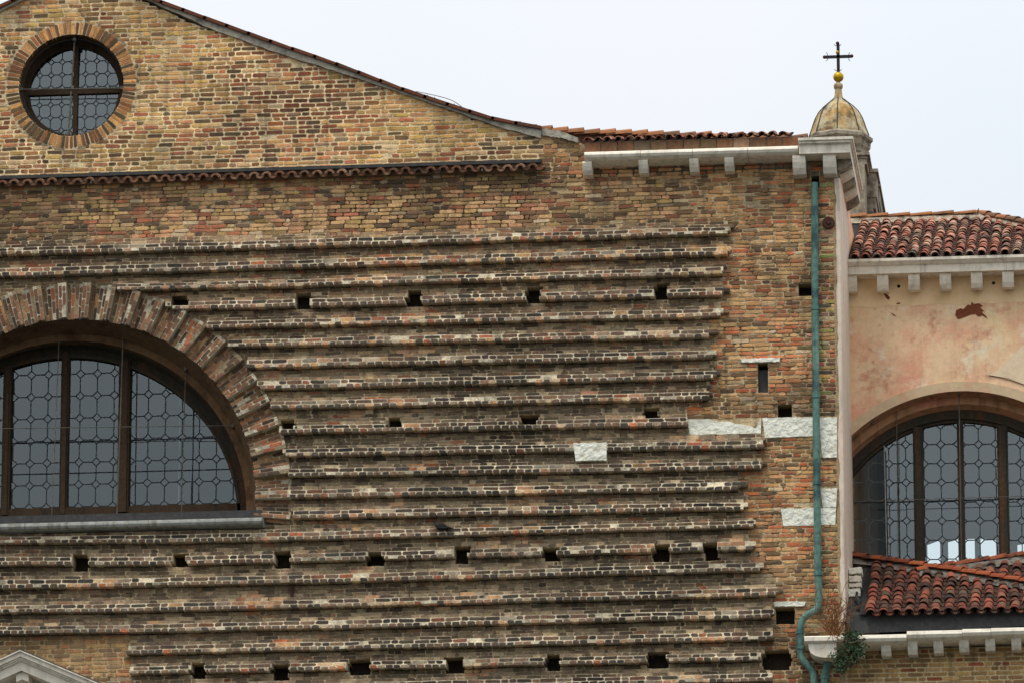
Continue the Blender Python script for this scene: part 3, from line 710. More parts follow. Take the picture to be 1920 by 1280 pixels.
for i in range(n):
    X = sA.x+(i+.5)*dxs; z = sq(X)-.03
    place(tm, 'ledge_tile', (X+rng.uniform(-.008, .008), -.2+rng.uniform(-.02, .02), z+rng.uniform(-.010, .008)), (rk, 0, rng.uniform(-.05, .05)), church)
    place(tm2, 'ledge_tile', (X+dxs*.5, -.19+rng.uniform(-.01, .01), z+.03), (rk, 0, rng.uniform(-.05, .05)), church)
ck = MB()
for x, y in ((171, 341), (412, 332), (657, 324), (904, 318)): p = at(x, y, -.14); ck.box((p.x-.012, -.16, p.z-.03), (p.x+.012, -.13, p.z+.03))
ck.build('flashing_clip', M_leadl, church)
# rake: grey fillet and verge tiles
top = [(-60, 40), (0, 15), (140, -62), (255, -14), (290, 0), (400, 40), (512, 80), (640, 124), (760, 170), (850, 200), (930, 225), (1015, 240)]
low = [(-60, 49), (0, 24), (140, -50), (255, -6), (280, 2), (400, 57), (512, 97), (640, 138), (760, 178), (850, 208), (930, 237), (1015, 260)]
def poly_band(name, tp, lw, y0, y1, m, jit=.012, nn=90, parent=church):
    T = [at(*p) for p in tp]; B = [at(*p) for p in lw]
    xs = np.linspace(T[0].x, T[-1].x, nn); tz = np.interp(xs, [p.x for p in T], [p.z for p in T]); bz = np.interp(xs, [p.x for p in B], [p.z for p in B])
    V = []; Fc = []
    for x, a, b in zip(xs, tz, bz):
        b = b-rng.uniform(0, jit*1.6); V += [(x, y0-rng.uniform(0, jit*.5), b), (x, y0-rng.uniform(0, jit*.5), a), (x, y1, a), (x, y1, b)]
    for i in range(nn-1):
        for k in range(4): Fc.append((4*i+k, 4*i+4+k, 4*i+4+(k+1) % 4, 4*i+(k+1) % 4))
    Fc += [(0, 1, 2, 3), (4*nn-4, 4*nn-1, 4*nn-2, 4*nn-3)]
    return obj(name, V, Fc, m, parent)
poly_band('mortar_fillet', [(x, y+4) for x, y in top], low, -.05, .9, M_fillet)
poly_band('mortar_fillet', [(1016, 243), (1050, 247), (1084, 260)], [(1016, 254), (1050, 259), (1084, 268)], -.04, .5, M_fillet, nn=20)
# verge tiles laid down the slope
T = [at(*p, -.05) for p in top]; tx = [p.x for p in T]; tz = [p.z for p in T]
s_ = 0; X = tx[0]
while X < tx[-1]-.1:
    z0 = float(np.interp(X, tx, tz)); z1 = float(np.interp(X+.4, tx, tz)); an = math.atan2(z1-z0, .4)
    m2 = MB(); L_ = .44; e = rng.uniform(0, .012); up_ = 1 if an > 0 else -1
    V = []
    for (u, h) in ((0, -.03), (L_, -.03), (L_, .014+e*(up_ < 0)), (0, .014+e*(up_ > 0)+.010)):
        for yy in (-.10, .25): V.append((X+u*math.cos(an)-h*math.sin(an), yy, z0+u*math.sin(an)+h*math.cos(an)))
    m2.add(V, [(0, 2, 4, 6), (7, 5, 3, 1), (0, 1, 3, 2), (2, 3, 5, 4), (4, 5, 7, 6), (6, 7, 1, 0)])
    m2.build('verge_tile', M_verge, church); X += .39*math.cos(an)
# nave roof behind the rake
nr = MB(); Tb = [at(*p) for p in top]
for a, b in zip(Tb, Tb[1:]): nr.add([(a.x, .3, a.z-.03), (b.x, .3, b.z-.03), (b.x, 18, b.z-.03), (a.x, 18, a.z-.03)], [(0, 1, 2, 3)])
nr.build('nave_roof', M_verge, church)
# blocks, gutter, corbels on the right part
zg = lambda x: at(1300, 276).z
X0, X1 = at(1096, 270, -.2).x, at(1499, 262, -.2).x; nb = 13; bw = (X1-X0)/nb
zbt = at(1300, 262.5, -.22).z; gz_ = at(1300, 277, -.42).z
for i in range(nb):
    m2 = MB(); zz = at(1300, 277, -.22).z
    m2.box((X0+i*bw+.009, -.22+rng.uniform(-.008, .004), gz_-.1), (X0+(i+1)*bw-.009, .3, zbt)); m2.build('terracotta_block', M_block, church)
mb = MB(); mb.box((X0, -.20, gz_-.1), (X1, .3, zbt-.005), alb((140, 128, 105))); mb.build('block_bed', M_mortar, church)
gz_ = at(1300, 277, -.42).z; prof = [(0, gz_), (-.34, gz_), (-.40, gz_-.03), (-.42, gz_-.07), (-.40, gz_-.11), (-.34, gz_-.145), (-.24, gz_-.16), (0, gz_-.17)]
gx = [X0+.01, at(1205, 285).x-.0, at(1302, 285).x, at(1405, 285).x, X1-.01]
for a, b in zip(gx, gx[1:]): m2 = MB(); m2.ext(prof, 'x', a+.003, b-.003); m2.build('gutter_stone', M_stone, church)
def corbel(x, z, w_, h_, d_, parent, Y=0, name='corbel', m=M_stone):
    m2 = MB(); P = [(Y+.15, z), (Y-d_, z), (Y-d_-.012, z-.15*h_), (Y-d_+.005, z-.4*h_), (Y-d_*.88, z-.7*h_), (Y-d_*.74, z-.93*h_), (Y-d_*.70, z-h_), (Y+.15, z-h_)]
    m2.ext(P, 'x', x-w_/2, x+w_/2); return m2.build(name, m, parent)
for px_ in (1101, 1206, 1301, 1367): corbel(at(px_, 295, -.3).x, gz_-.15, .145, .20, .33, church)
wb = MB(); wb.box((X0, -.001, gz_-.30), (X1, .12, gz_-.16), alb((95, 86, 72))); wb.build('rough_mortar_band', M_mortar, church)
# main right roof
slp = R(18.5); rz0 = zbt-.005
right_cols = int((X1-X0)/.165)
tiled_roof(church, X0+.05, -.28, rz0, right_cols, .165, 2, .30, slp, M_tileA, lambda X, Y, Z: True)
u_ = MB(); u_.add([(X0, -.2, rz0), (X1, -.2, rz0), (X1, .9, rz0+1.05*math.tan(slp)), (X0, .9, rz0+1.05*math.tan(slp))], [(0, 1, 2, 3)]); u_.build('roof_deck', M_dark, church)
RT = [(905, 222), (960, 228), (1015, 236), (1095, 240), (1180, 243), (1300, 247), (1400, 249), (1515, 251)]
YR = .85; P = [at(x, y, YR) for x, y in RT]; ptx = [p.x for p in P]; ptz = [p.z for p in P]
rt = tile_mesh(M_tileC, .125, .095, .42, th=.02); X = ptx[-1]
while X > ptx[0]+.2:
    z0 = float(np.interp(X, ptx, ptz)); z1 = float(np.interp(X-.27, ptx, ptz)); an = math.atan2(z1-z0, .27)
    o = place(rt, 'ridge_tile', (X, YR, z0-.105+rng.uniform(-.012, .008)), (an-R(5), rng.uniform(-.06, .06), R(90)+rng.uniform(-.07, .07)), church); X -= .26
rb_ = MB(); 
for a, b in zip(P, P[1:]): rb_.box((a.x, YR-.05, a.z-1.0), (b.x, YR+.05, min(a.z, b.z)-.045))
rb_.build('ridge_wall', M_verge, church)
# corner cornice of stone
xa, xb = at(1497, 262, -.4).x, at(1594, 262, -.4).x
zt_ = at(1545, 259, -.45).z
def cornice_prof(m_, xa, xb, ylev):
    pass
lv = [(.0, .045, .50, .26), (.045, .085, .47, .235), (.085, .10, .44, .215), (.10, .245, .42, .205)]
cn = MB()
for (t0, t1, fr_, sd_) in lv:
    cn.box((xa+ (0 if t0 == 0 else .003*t1*10), -fr_, zt_-t1), (XC+sd_, 2.5, zt_-t0))
cn.build('corner_cornice', M_stone, church)
zc2 = zt_-.247
for px_ in (1498, 1555): corbel(at(px_, 300, -.35).x, zc2, .205, .29, .36, church)
# side modillions
for i in range(5):
    Yc = -.05+i*.53; m2 = MB(); x0 = XC-.02; d_ = .22; h_ = .19; z = zc2
    Pp = [(x0, z), (x0+d_, z), (x0+d_+.015, z-.25*h_), (x0+d_*.9, z-.5*h_), (x0+d_*.55, z-.75*h_), (x0+d_*.2, z-.95*h_), (x0, z-h_)]
    m2.ext(Pp, 'y', Yc, Yc+.24); m2.build('modillion', M_stone if i % 2 else M_stone2, church)  # every other bracket in darker stone, standing in for the shade between them
fz = MB(); fz.box((at(1487, 300).x, -.004, zc2-.25), (at(1519, 300).x, .2, zc2)); fz.box((at(1519, 300).x, .02, zc2-.25), (at(1538, 300).x, .2, zc2)); fz.box((at(1538, 300).x, -.004, zc2-.25), (XC+.012, .2, zc2)); fz.build('frieze_block', M_stone2, church)
# wall above, behind the cornice, and the plaster edge of the corner
ed = MB(); zb0, zb1 = at(1575, 1165).z, zc2-.30; nn = 60; V = []; Fc = []
for i in range(nn+1):
    z = zb0+(zb1-zb0)*i/nn; ragged = XE+.03+rng.uniform(-.015, .012)+.008*math.sin(i*.7)
    V += [(ragged, -.016, z), (XC, -.022, z), (XC+.012, -.01, z), (XC+.015, 2.52, z), (ragged, .3, z)]
for i in range(nn):
    for k in range(4): Fc.append((5*i+k, 5*i+k+1, 5*i+5+k+1, 5*i+5+k))
    Fc.append((5*i+4, 5*i, 5*i+5, 5*i+9))
ed.add(V, Fc); ed.build('corner_plaster', M_edge, church)
bkw = MB(); bkw.box((XE-.02, .0, at(1575, 1300).z-1), (XC, .9, zc2-.01), alb((170, 148, 112))); bkw.build('corner_core', M_mortar, church)
sd_w = MB(); sd_w.box((XC-.4, .3, 0), (XC+.005, 22, zc2)); sd_w.build('side_wall', M_pink, church)
# tie plate and drainage recess
tp = at(1553.5, 418, -.03); m2 = MB()
V = []; n = 20
for (r_, yy) in ((.10, .0), (.10, -.035), (.085, -.045), (.035, -.04), (.028, -.07), (.0, -.07)):
    V += [(tp.x+r_*math.cos(2*math.pi*k/n), yy, tp.z+r_*math.sin(2*math.pi*k/n)) for k in range(n)]
m2.add(V, [(i*n+k, i*n+(k+1) % n, (i+1)*n+(k+1) % n, (i+1)*n+k) for i in range(5) for k in range(n)]); m2.build('tie_plate', M_rust, church)
# crack tie and rusty stub below the fifteenth ledge
p = at(548, 1107, -.03); m2 = MB(); m2.box((p.x-.025, -.06, p.z-.13), (p.x+.025, .0, p.z+.13)); m2.build('iron_stub', M_rust, church)
# shutter in the slit window
hh = HOL[25]; m2 = MB(); m2.box((hh[0]+.01, .10, hh[2]), (hh[1]-.01, .13, hh[3]-.08)); m2.build('slit_shutter', M_lead, church)

# ------------------------------------------------------------------ drainpipes
def pipe(pts, r, root, joints):
    m2 = MB(); cp_ = catmull(pts, 6); m2.tube(cp_, r, 12); m2.build('pipe', M_verd, root, smooth=True)
    for j in joints:
        m3 = MB(); p = Vector(j); m3.tube([p+Vector((0, 0, -.03)), p+Vector((0, 0, .03))], r*1.22, 12); m3.build('collar', M_verd, root, smooth=False)
YP = -.11; pp = [at(x, y, YP) for x, y in ((1527.5, 343), (1528, 500), (1529.5, 700), (1531.5, 900), (1533.5, 1060), (1535, 1115), (1531, 1140))]
pp += [at(x, y, YP-.05) for x, y in ((1514, 1152), (1504, 1163), (1501, 1180), (1500, 1210), (1503, 1232), (1514, 1246), (1523, 1258), (1526, 1275), (1527, 1330))]
pt = pp[0]; dp = thing('drainpipe', (pt.x, YP, at(1527, 1400).z), 'long green verdigris copper drainpipe running down the brick corner of the church', 'drainpipe', 'green copper drainpipes')
pipe(pp, .057, dp, [at(x, y, YP) for x, y in ((1528.5, 578), (1530, 742), (1532, 905), (1534, 1075))]+[at(x, y, YP-.05) for x, y in ((1500, 1184), (1500.5, 1213))])
pp = [at(x, y, -.22) for x, y in ((1551, 1234), (1550, 1248), (1547, 1262), (1546, 1280), (1546, 1330))]
dp2 = thing('drainpipe', (pp[0].x, -.22, at(1547, 1400).z), 'short green copper pipe coming out under the stone gutter spout', 'drainpipe', 'green copper drainpipes')
pipe(pp, .057, dp2, [at(1546.5, 1268, -.22)])

# ------------------------------------------------------------------ pink building on the right
YPK = 2.5
pk = thing('pink_building', (at(1750, 640, YPK).x, YPK, 0), 'pink plastered building with leaded arched window, stone corbels and tiled roof', 'building')
C3 = at(1805, 1024, YPK); R3 = (at(1805+302, 1024, YPK)-C3).length; R3o = (at(1805+321, 1024, YPK)-C3).length
xl, xr = XC-.1, at(2250, 640, YPK).x; ze = at(1750, 512, YPK).z; zbot = at(1750, 1140, YPK).z
def wall_with_arch(mb, xl, xr, zb_, zt_, C_, r_, y0, y1):
    n = 48; pts = [(C_.x+r_*math.cos(math.pi*i/n), C_.z+r_*math.sin(math.pi*i/n)) for i in range(n+1)]
    V = []; Fc = []
    for x, z in pts: V += [(x, y0, z), (x, y0, zt_)]
    for i in range(n): Fc.append((2*i, 2*i+1, 2*i+3, 2*i+2))
    mb.add(V, Fc)
    for a, b in ((xl, C_.x-r_), (C_.x+r_, xr)): mb.add([(a, y0, zb_), (b, y0, zb_), (b, y0, C_.z), (a, y0, C_.z), (b, y0, zt_), (a, y0, zt_)], [(0, 1, 2, 3), (3, 2, 4, 5)])
m2 = MB(); wall_with_arch(m2, xl, xr, zbot-3, ze, C3, R3, YPK, 0); m2.build('plaster_wall', M_pink, pk)
# cream strip under the eave
zcr = at(1750, 572, YPK).z; m2 = MB(); nn = 60; V = []
for i in range(nn+1):
    X = xl+(xr-xl)*i/nn; V += [(X, YPK-.004, zcr+.012*math.sin(i*.9)+rng.uniform(-.015, .015)), (X, YPK-.004, ze)]
m2.add(V, [(2*i, 2*i+2, 2*i+3, 2*i+1) for i in range(nn)]); m2.build('cream_band', M_cream, pk)
m2 = MB(); annulus(m2, C3.x, C3.z, R3, R3o, YPK-.02, YPK+.05, R(5), R(175)); m2.build('arch_band', M_arch, pk)
DW = YPK+.5; G3 = at(1802, 1036, DW); RG3 = (at(1802+252, 1036, DW)-G3).length; RF3 = (at(1802+272, 1036, DW)-G3).length
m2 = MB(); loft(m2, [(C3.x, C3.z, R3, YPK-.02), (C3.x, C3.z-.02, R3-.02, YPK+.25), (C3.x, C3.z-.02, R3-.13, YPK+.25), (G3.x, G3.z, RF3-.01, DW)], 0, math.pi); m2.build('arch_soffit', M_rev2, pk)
m2 = MB(); annulus(m2, G3.x, G3.z, RG3, RF3+.08, DW-.06, DW+.05, 0, math.pi); annulus(m2, G3.x, G3.z, RG3+.05, RF3+.08, DW-.1, DW, 0, math.pi)
win3 = m2.build('arched_window', M_dkwood, pk)
mb_ = MB(); z0 = G3.z-.5
mull = ((1714, 1733), (1797, 1809), (1872, 1892), (1950, 1965))
for a, b in mull:
    A, B = vx(a, 950, DW), vx(b, 950, DW); mb_.box((A, DW-.1, z0), (B, DW+.04, topz((A+B)/2, G3, RG3)+.03)); mb_.box((A+.03, DW-.13, z0), (B-.03, DW-.09, topz((A+B)/2, G3, RG3)+.03))
mb_.build('mullion', M_dkwood, win3)
cp = cpoly(G3.x, G3.z-.0, RG3-.005, 96); a3 = 30.5/PPM*1.02; b3 = 35.4/PPM*1.02
for xa_, xb_, off in ((1560, 1659, 1629), (1661, 1714, 1699), (1733, 1797, 1765), (1809, 1872, 1836), (1892, 1950, 1914), (1965, 2100, 1990)):
    reg = clip(cp+[], rectp(vx(xa_, 950, DW), vx(xb_, 950, DW), G3.z-.001, G3.z+4))
    reg2 = rectp(vx(xa_, 950, DW) if xa_ > 1600 else G3.x-RG3, vx(xb_, 950, DW), z0, G3.z-.0)
    o_ = at(off, 886+18, DW)
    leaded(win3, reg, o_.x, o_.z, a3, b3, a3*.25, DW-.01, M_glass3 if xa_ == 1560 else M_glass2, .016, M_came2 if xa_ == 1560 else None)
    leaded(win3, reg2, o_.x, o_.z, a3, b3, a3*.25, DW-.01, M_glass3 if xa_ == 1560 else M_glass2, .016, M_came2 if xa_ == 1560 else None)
m2 = MB()
for py_ in (940,):
    z = at(1700, py_, DW).z; m2.tube([(G3.x-RG3, DW-.03, z), (G3.x+RG3, DW-.03, z)], .008, 5)
for px_ in (1684, 1659): X = vx(px_, 900, DW); m2.tube([(X, DW-.03, z0), (X, DW-.03, topz(X, G3, RG3))], .007, 5)
m2.build('saddle_bar', M_came, win3)
m2 = MB(); rod(m2, (1681, 770), (1684, 1075), YPK+.15, .007); rod(m2, (1798, 735), (1803, 1080), YPK+.15, .010); rod(m2, (1590, 939), (1940, 929), YPK+.15, .007); m2.build('guard_rod', M_iron, win3)
m2 = MB(); m2.tube([at(1658, 835, YPK+.3), at(1663, 1055, YPK+.3)], .010, 6); m2.build('pale_rod', M_leadl, win3)
m2 = MB()
for x, y in ((1637, 792), (1798, 738)): p = at(x, y, YPK+.15); m2.box((p.x-.02, YPK+.1, p.z-.03), (p.x+.02, YPK+.18, p.z+.03))
m2.build('bracket', M_iron, win3)
# interior with a far wall that has three openings to the sky
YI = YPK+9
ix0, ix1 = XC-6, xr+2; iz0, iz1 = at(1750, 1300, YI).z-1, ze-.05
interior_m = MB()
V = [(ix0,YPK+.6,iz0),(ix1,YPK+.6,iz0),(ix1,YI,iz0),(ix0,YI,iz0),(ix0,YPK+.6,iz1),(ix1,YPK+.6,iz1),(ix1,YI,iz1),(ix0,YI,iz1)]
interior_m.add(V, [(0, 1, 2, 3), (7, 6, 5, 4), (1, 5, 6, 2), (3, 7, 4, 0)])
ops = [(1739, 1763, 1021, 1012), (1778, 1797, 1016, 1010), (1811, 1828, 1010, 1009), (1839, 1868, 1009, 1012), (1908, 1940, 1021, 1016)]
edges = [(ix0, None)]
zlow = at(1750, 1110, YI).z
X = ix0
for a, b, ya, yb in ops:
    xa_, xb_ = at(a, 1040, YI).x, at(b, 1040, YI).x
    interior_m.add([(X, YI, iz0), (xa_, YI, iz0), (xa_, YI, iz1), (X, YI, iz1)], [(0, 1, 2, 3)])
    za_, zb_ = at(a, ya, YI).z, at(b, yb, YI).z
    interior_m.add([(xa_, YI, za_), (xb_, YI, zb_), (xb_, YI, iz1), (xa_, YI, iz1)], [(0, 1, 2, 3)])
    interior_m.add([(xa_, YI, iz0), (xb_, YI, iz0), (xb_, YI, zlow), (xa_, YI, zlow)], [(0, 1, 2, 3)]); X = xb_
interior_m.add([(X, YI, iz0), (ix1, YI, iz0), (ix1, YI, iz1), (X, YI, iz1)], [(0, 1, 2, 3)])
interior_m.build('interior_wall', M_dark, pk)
# eave cornice and corbels
zf1, zf0 = at(1750, 484, YPK-.35).z, at(1750, 510, YPK-.35).z
joints = [XC-.05]+[at(p, 495, YPK).x for p in (1728, 1888)]+[xr]
for a, b in zip(joints, joints[1:]):
    m2 = MB()
    h_ = zf1-zf0
    m2.ext([(YPK+.2, zf1), (YPK-.42, zf1), (YPK-.42, zf1-.2*h_), (YPK-.36, zf1-.42*h_), (YPK-.33, zf1-.44*h_), (YPK-.33, zf0), (YPK+.2, zf0)], 'x', a+.002, b-.002)
    m2.build('cornice_stone', M_stone, pk)
for k in range(9):
    px_ = 1596+58.8*k; corbel(at(px_, 520, YPK-.25).x, zf0, .185, .25, .28, pk, YPK)
m2 = MB()
for x, y in ((1685, 537), (1863, 531)):
    p = at(x, y, YPK-.006); n = 12; V = [(p.x+.028*math.cos(2*math.pi*k/n), YPK-.006, p.z+.028*math.sin(2*math.pi*k/n)) for k in range(n)]; m2.add(V, [tuple(range(n))])
m2.build('vent_hole', M_dark, pk)
# lighter plaster repair with a crack above the arch
M_patch = mat('pale_plaster_repair', base=(226, 202, 168), noise=(6, .12), bump=.5, patches=[((190, 150, 115), 3, .55, .7, .6)])
def blot0(name, pts, m, parent, y): P_ = [at(a, b, y) for a, b in pts]; obj(name, [tuple(p) for p in P_], [tuple(range(len(P_)))], m, parent)
blot0('plaster_repair', [(1852, 703), (1872, 692), (1890, 676), (1905, 660), (1925, 640), (1960, 625), (2000, 640), (2000, 760), (1960, 742), (1925, 722), (1890, 708)], M_patch, pk, YPK-.008)
cr_ = MB(); cr_.tube([at(x, y, YPK-.01) for x, y in ((1854, 703), (1872, 706), (1890, 711), (1906, 716), (1925, 722), (1960, 740))], .006, 4); cr_.build('plaster_crack', M_reveal, pk)
# plaster losses
def blotch(name, pts, m, parent, y):
    P_ = [at(x, yy, y) for x, yy in pts]; obj(name, [tuple(p) for p in P_], [tuple(range(len(P_)))], m, parent)
M_scar = mat('bare_brick_scar', base=(120, 66, 40), noise=(20, .3), bump=.5)
blotch('plaster_scar', [(1791, 591), (1793, 582), (1801, 578), (1806, 580), (1815, 571), (1820, 573), (1822, 566), (1826, 570), (1836, 569), (1843, 574), (1838, 577), (1845, 583), (1841, 586), (1848, 592), (1852, 598), (1842, 592), (1835, 594), (1828, 589), (1818, 591), (1806, 596), (1796, 599)], M_scar, pk, YPK-.006)
blotch('plaster_scar', [(1657, 551), (1663, 552), (1669, 558), (1667, 563), (1662, 560)], M_scar, pk, YPK-.006)
blotch('plaster_scar', [(1669, 586), (1674, 588), (1681, 593), (1676, 592)], M_scar, pk, YPK-.006)
blotch('plaster_scar', [(1680, 569), (1687, 567), (1688, 570), (1682, 571)], M_scar, pk, YPK-.006)
# upper tiled roof
slu = R(24); exu = .262
eX0 = XC+.12; eY0 = YPK-.42; eZ0 = zf1-.01; dxu = .1885
ridge = [(1560, 411), (1700, 407), (1830, 403), (1850, 404), (1920, 418), (2080, 452)]
def keep_u(X, Y, Z):
    px_, py_ = proj((X, Y, Z+.1)); return py_ > np.interp(px_, [r[0] for r in ridge], [r[1] for r in ridge])+2
tiled_roof(pk, eX0, eY0, eZ0, 17, dxu, 18, exu, slu, M_tileA, keep_u)
m2 = MB(); LU = 4.3
m2.add([(XC-.5, eY0+.05, eZ0-.01), (xr, eY0+.05, eZ0-.01), (xr, eY0+LU*math.cos(slu), eZ0-.01+LU*math.sin(slu)), (XC-.5, eY0+LU*math.cos(slu), eZ0-.01+LU*math.sin(slu))], [(0, 1, 2, 3)])
def plane_pt(x, y, X_, Y_, Z_, s):   # pixel to a point of a roof plane z = Z_ + (y-Y_)*tan(s)
    d = fwd*F+rgt*(x-960)+upv*(640-y); t = (Z_-CAMZ+(-D-Y_)*math.tan(s))/(d.z-d.y*math.tan(s)); return Vector((d.x*t, -D+d.y*t, CAMZ+d.z*t))
RP = [plane_pt(x, y+2, 0, eY0, eZ0+.05, slu) for x, y in ridge]
dk = MB(); e0 = [(p.x, eY0+.03, eZ0-.005) for p in RP]
for (a, b, p, q) in zip(e0, e0[1:], RP, RP[1:]): dk.add([a, b, (q.x, q.y, q.z-.05), (p.x, p.y, p.z-.05)], [(0, 1, 2, 3)])
dk.build('roof_deck', M_dark, pk)
def ridge_row(parent, P0, P1, ln, mesh, lift=.03, rev=False):
    v = P1-P0; n = max(1, int(v.length/ln)); d = v.normalized()
    for i in range(n+1):
        p = P0+d*ln*i; q = Vector((0, 1, 0)).rotation_difference(d)
        o = place(mesh, 'ridge_tile', p+Vector((0, 0, lift+rng.uniform(-.006, .006))), (0, 0, 0), parent)
        zaxis = Vector((0, 0, 1)); xax = d.cross(zaxis).normalized(); zz_ = xax.cross(d)
        M3 = Matrix((( xax.x, d.x, zz_.x), (xax.y, d.y, zz_.y), (xax.z, d.z, zz_.z))); o.rotation_euler = (M3@Matrix.Rotation(R(-3), 3, 'X')).to_euler()
m2 = MB()
for p, q in zip(RP, RP[1:]): m2.add([(p.x, p.y-.25, p.z-.14), (q.x, q.y-.25, q.z-.14), (q.x, q.y, q.z+.05), (p.x, p.y, p.z+.05), (p.x, p.y+.15, p.z-.1), (q.x, q.y+.15, q.z-.1)], [(0, 1, 2, 3), (3, 2, 5, 4)])
m2.build('ridge_mortar', M_rm2, pk)
rmesh = tile_mesh(M_tileC, .085, .07, .48)
ridge_row(pk, RP[2], RP[0], .37, rmesh); ridge_row(pk, RP[5], RP[3], .33, rmesh, .03)
m2 = MB(); p = at(1833, 402, eY0+3.6); m2.tube([p, at(1834, 395, eY0+3.6), at(1835, 391, eY0+3.6)], [.012, .012, .005], 6); m2.build('finial_spike', M_rust, pk)
bb = MB(); bb.add([(RP[0].x, RP[0].y, RP[0].z-.03), (RP[3].x, RP[3].y, RP[3].z-.03), (RP[3].x, RP[3].y+3, RP[3].z-1.5), (RP[0].x, RP[0].y+3, RP[0].z-1.5)], [(0, 1, 2, 3)]); bb.build('back_slope', M_verge, pk)

# ------------------------------------------------------------------ low side building
YS = -.0
sbd = thing('side_building', (at(1750, 1280).x, 0, 0), 'low ochre brick building with red tiled roof, stone gutter and corbels', 'building')
zg1 = at(1750, 1181, -.45).z; zg0 = at(1750, 1200, -.45).z
swl = MB(); swl.box((XC-.02, .003, 0), (xr, .5, zg0-.02), alb((206, 184, 142))); sw = swl.build('brick_wall', M_mortar, sbd)
bl = []; z = at(1750, 1310).z
F_pal = [((184, 146, 92), 30), ((164, 128, 82), 24), ((146, 112, 74), 18), ((156, 88, 56), 8), ((196, 160, 110), 10)]
while z < zg0-.06:
    x = XC+.02-rng.uniform(0, .1)
    while x < at(1960, 1240).x:
        ln = rng.gauss(.24, .012) if rng.random() < .65 else .115; x1 = x+ln; h = .058
        cc = pick(F_pal); xx = max(x, XC+.015)
        if x1-xx > .04: bl.append((ln, [(xx, z+rng.uniform(0, .004)), (x1, z+rng.uniform(0, .004)), (x1, z+h), (xx, z+h)], rng.uniform(-.008, -.003), alb(cc), alb((206, 184, 142))))
        x = x1+rng.uniform(.012, .02)
    z += .074
lay(bl, sw, 300)
# gutter rising slightly to the right as a row of stones
gj = [1570, 1700, 1804, 1858, 2000]
for i, (a, b) in enumerate(zip(gj, gj[1:])):
    A, B = at(a, 1190, -.5).x, at(b, 1190, -.5).x; zt1 = at(a, 1185-(a-1570)*.037, -.5).z+(0 if i else -.03); 
    m2 = MB(); P_ = [(.2, zt1), (-.42, zt1), (-.49, zt1-.03), (-.51, zt1-.075), (-.48, zt1-.12), (-.40, zt1-.15), (-.3, zt1-.165), (.2, zt1-.17)]
    m2.ext(P_, 'x', A+.003, B-.003); m2.build('gutter_stone', M_stone, sbd)
for x, y in ((1611, 1199), (1661, 1199), (1710.5, 1196), (1759, 1193), (1807, 1190.5), (1856, 1188.5), (1905, 1187)):
    corbel(at(x, y, -.35).x, at(x, y+2, -.35).z, .15, .22, .36, sbd, 0)
# spout box of stone at the left end
zq = at(1540, 1190, -.6).z; A, B = at(1508, 1195, -.6).x, at(1569, 1195, -.6).x
m2 = MB(); P_ = [(-.05, zq), (-.56, zq), (-.62, zq-.03), (-.62, zq-.09), (-.56, zq-.125), (-.05, zq-.125)]; m2.ext(P_, 'x', A, B)
V = []; 
for (u, dz_) in ((.03, -.127), (.035, -.20), (.07, -.27), (.14, -.32), (.24, -.345)): V.append((A+u+.03, zq+dz_))
poly = V+[(B-.01, zq-.35), (B-.01, zq-.127)]
m2.ext(poly, 'y', -.56, -.05); m2.build('gutter_spout', M_stone, sbd)
# lead behind gutter
m2 = MB(); m2.add([(at(1596, 1170).x, -.36, at(1600, 1187, -.36).z), (xr, -.36, at(1600, 1187, -.36).z+.12), (xr, -.30, at(1600, 1150, -.36).z+.12), (at(1596, 1170).x, -.30, at(1600, 1150, -.36).z)], [(0, 1, 2, 3)])
m2.add([(at(1588, 1160).x, -.31, at(1590, 1168, -.3).z), (at(1642, 1160).x, -.31, at(1642, 1168, -.3).z), (at(1650, 1080).x, 1.8, at(1645, 1085, 1.8).z), (XC, 1.8, at(1592, 1085, 1.8).z)], [(0, 1, 2, 3)])
m2.build('lead_flashing', M_lead, sbd)
# lower roof
sll = R(28); l0 = at(1632, 1149, -.38); exl = .25; dxl = .2045
topA = [(1560, 1040), (1590, 1046), (1640, 1050), (1720, 1066), (1790, 1075), (1860, 1086), (1930, 1096), (2080, 1120)]
topB = [(1700, 1074), (1725, 1070), (1770, 1067), (1830, 1058), (1930, 1044), (2080, 1022)]
def keep_l(X, Y, Z):
    px_, py_ = proj((X, Y, Z+.08)); ya = np.interp(px_, [t[0] for t in topA], [t[1] for t in topA]); yb = np.interp(px_, [t[0] for t in topB], [t[1] for t in topB])
    if px_ < 1622 + (1150-py_)*.0: return py_ < 1118 and py_ > ya+4 and px_ > 1612
    lim = ya if px_ < 1735 else min(ya, yb)
    return py_ > lim+1
tiled_roof(sbd, l0.x, l0.y, l0.z, 16, dxl, 15, exl, sll, M_tileB, keep_l)
# second row of eave tiles, one course lower: the double scalloped edge
te = tile_mesh(M_tileB, dxl*.40, dxl*.34, .2); te2 = tile_mesh(M_tileB, dxl*.38, dxl*.4, .2, True)
for i in range(16):
    X = l0.x+i*dxl
    place(te, 'eave_tile', (X+rng.uniform(-.006, .006), l0.y-.10, l0.z-.03), (sll, 0, rng.uniform(-.04, .04)), sbd)
    place(te2, 'eave_tile', (X+dxl*.5, l0.y-.10, l0.z+.0), (sll, 0, rng.uniform(-.04, .04)), sbd)
def PL(x, y): return plane_pt(x, y, 0, l0.y, l0.z+.05, sll)
lo = [(1625, 1049), (1720, 1066), (1735, 1068), (1770, 1067), (1830, 1058), (1930, 1044), (2080, 1022)]
dk = MB(); LP = [PL(x, y+3) for x, y in lo]
for p, q in zip(LP, LP[1:]): dk.add([(p.x, l0.y+.02, l0.z-.01), (q.x, l0.y+.02, l0.z-.01), (q.x, q.y, q.z-.06), (p.x, p.y, p.z-.06)], [(0, 1, 2, 3)])
dk.build('roof_deck', M_dark, sbd)
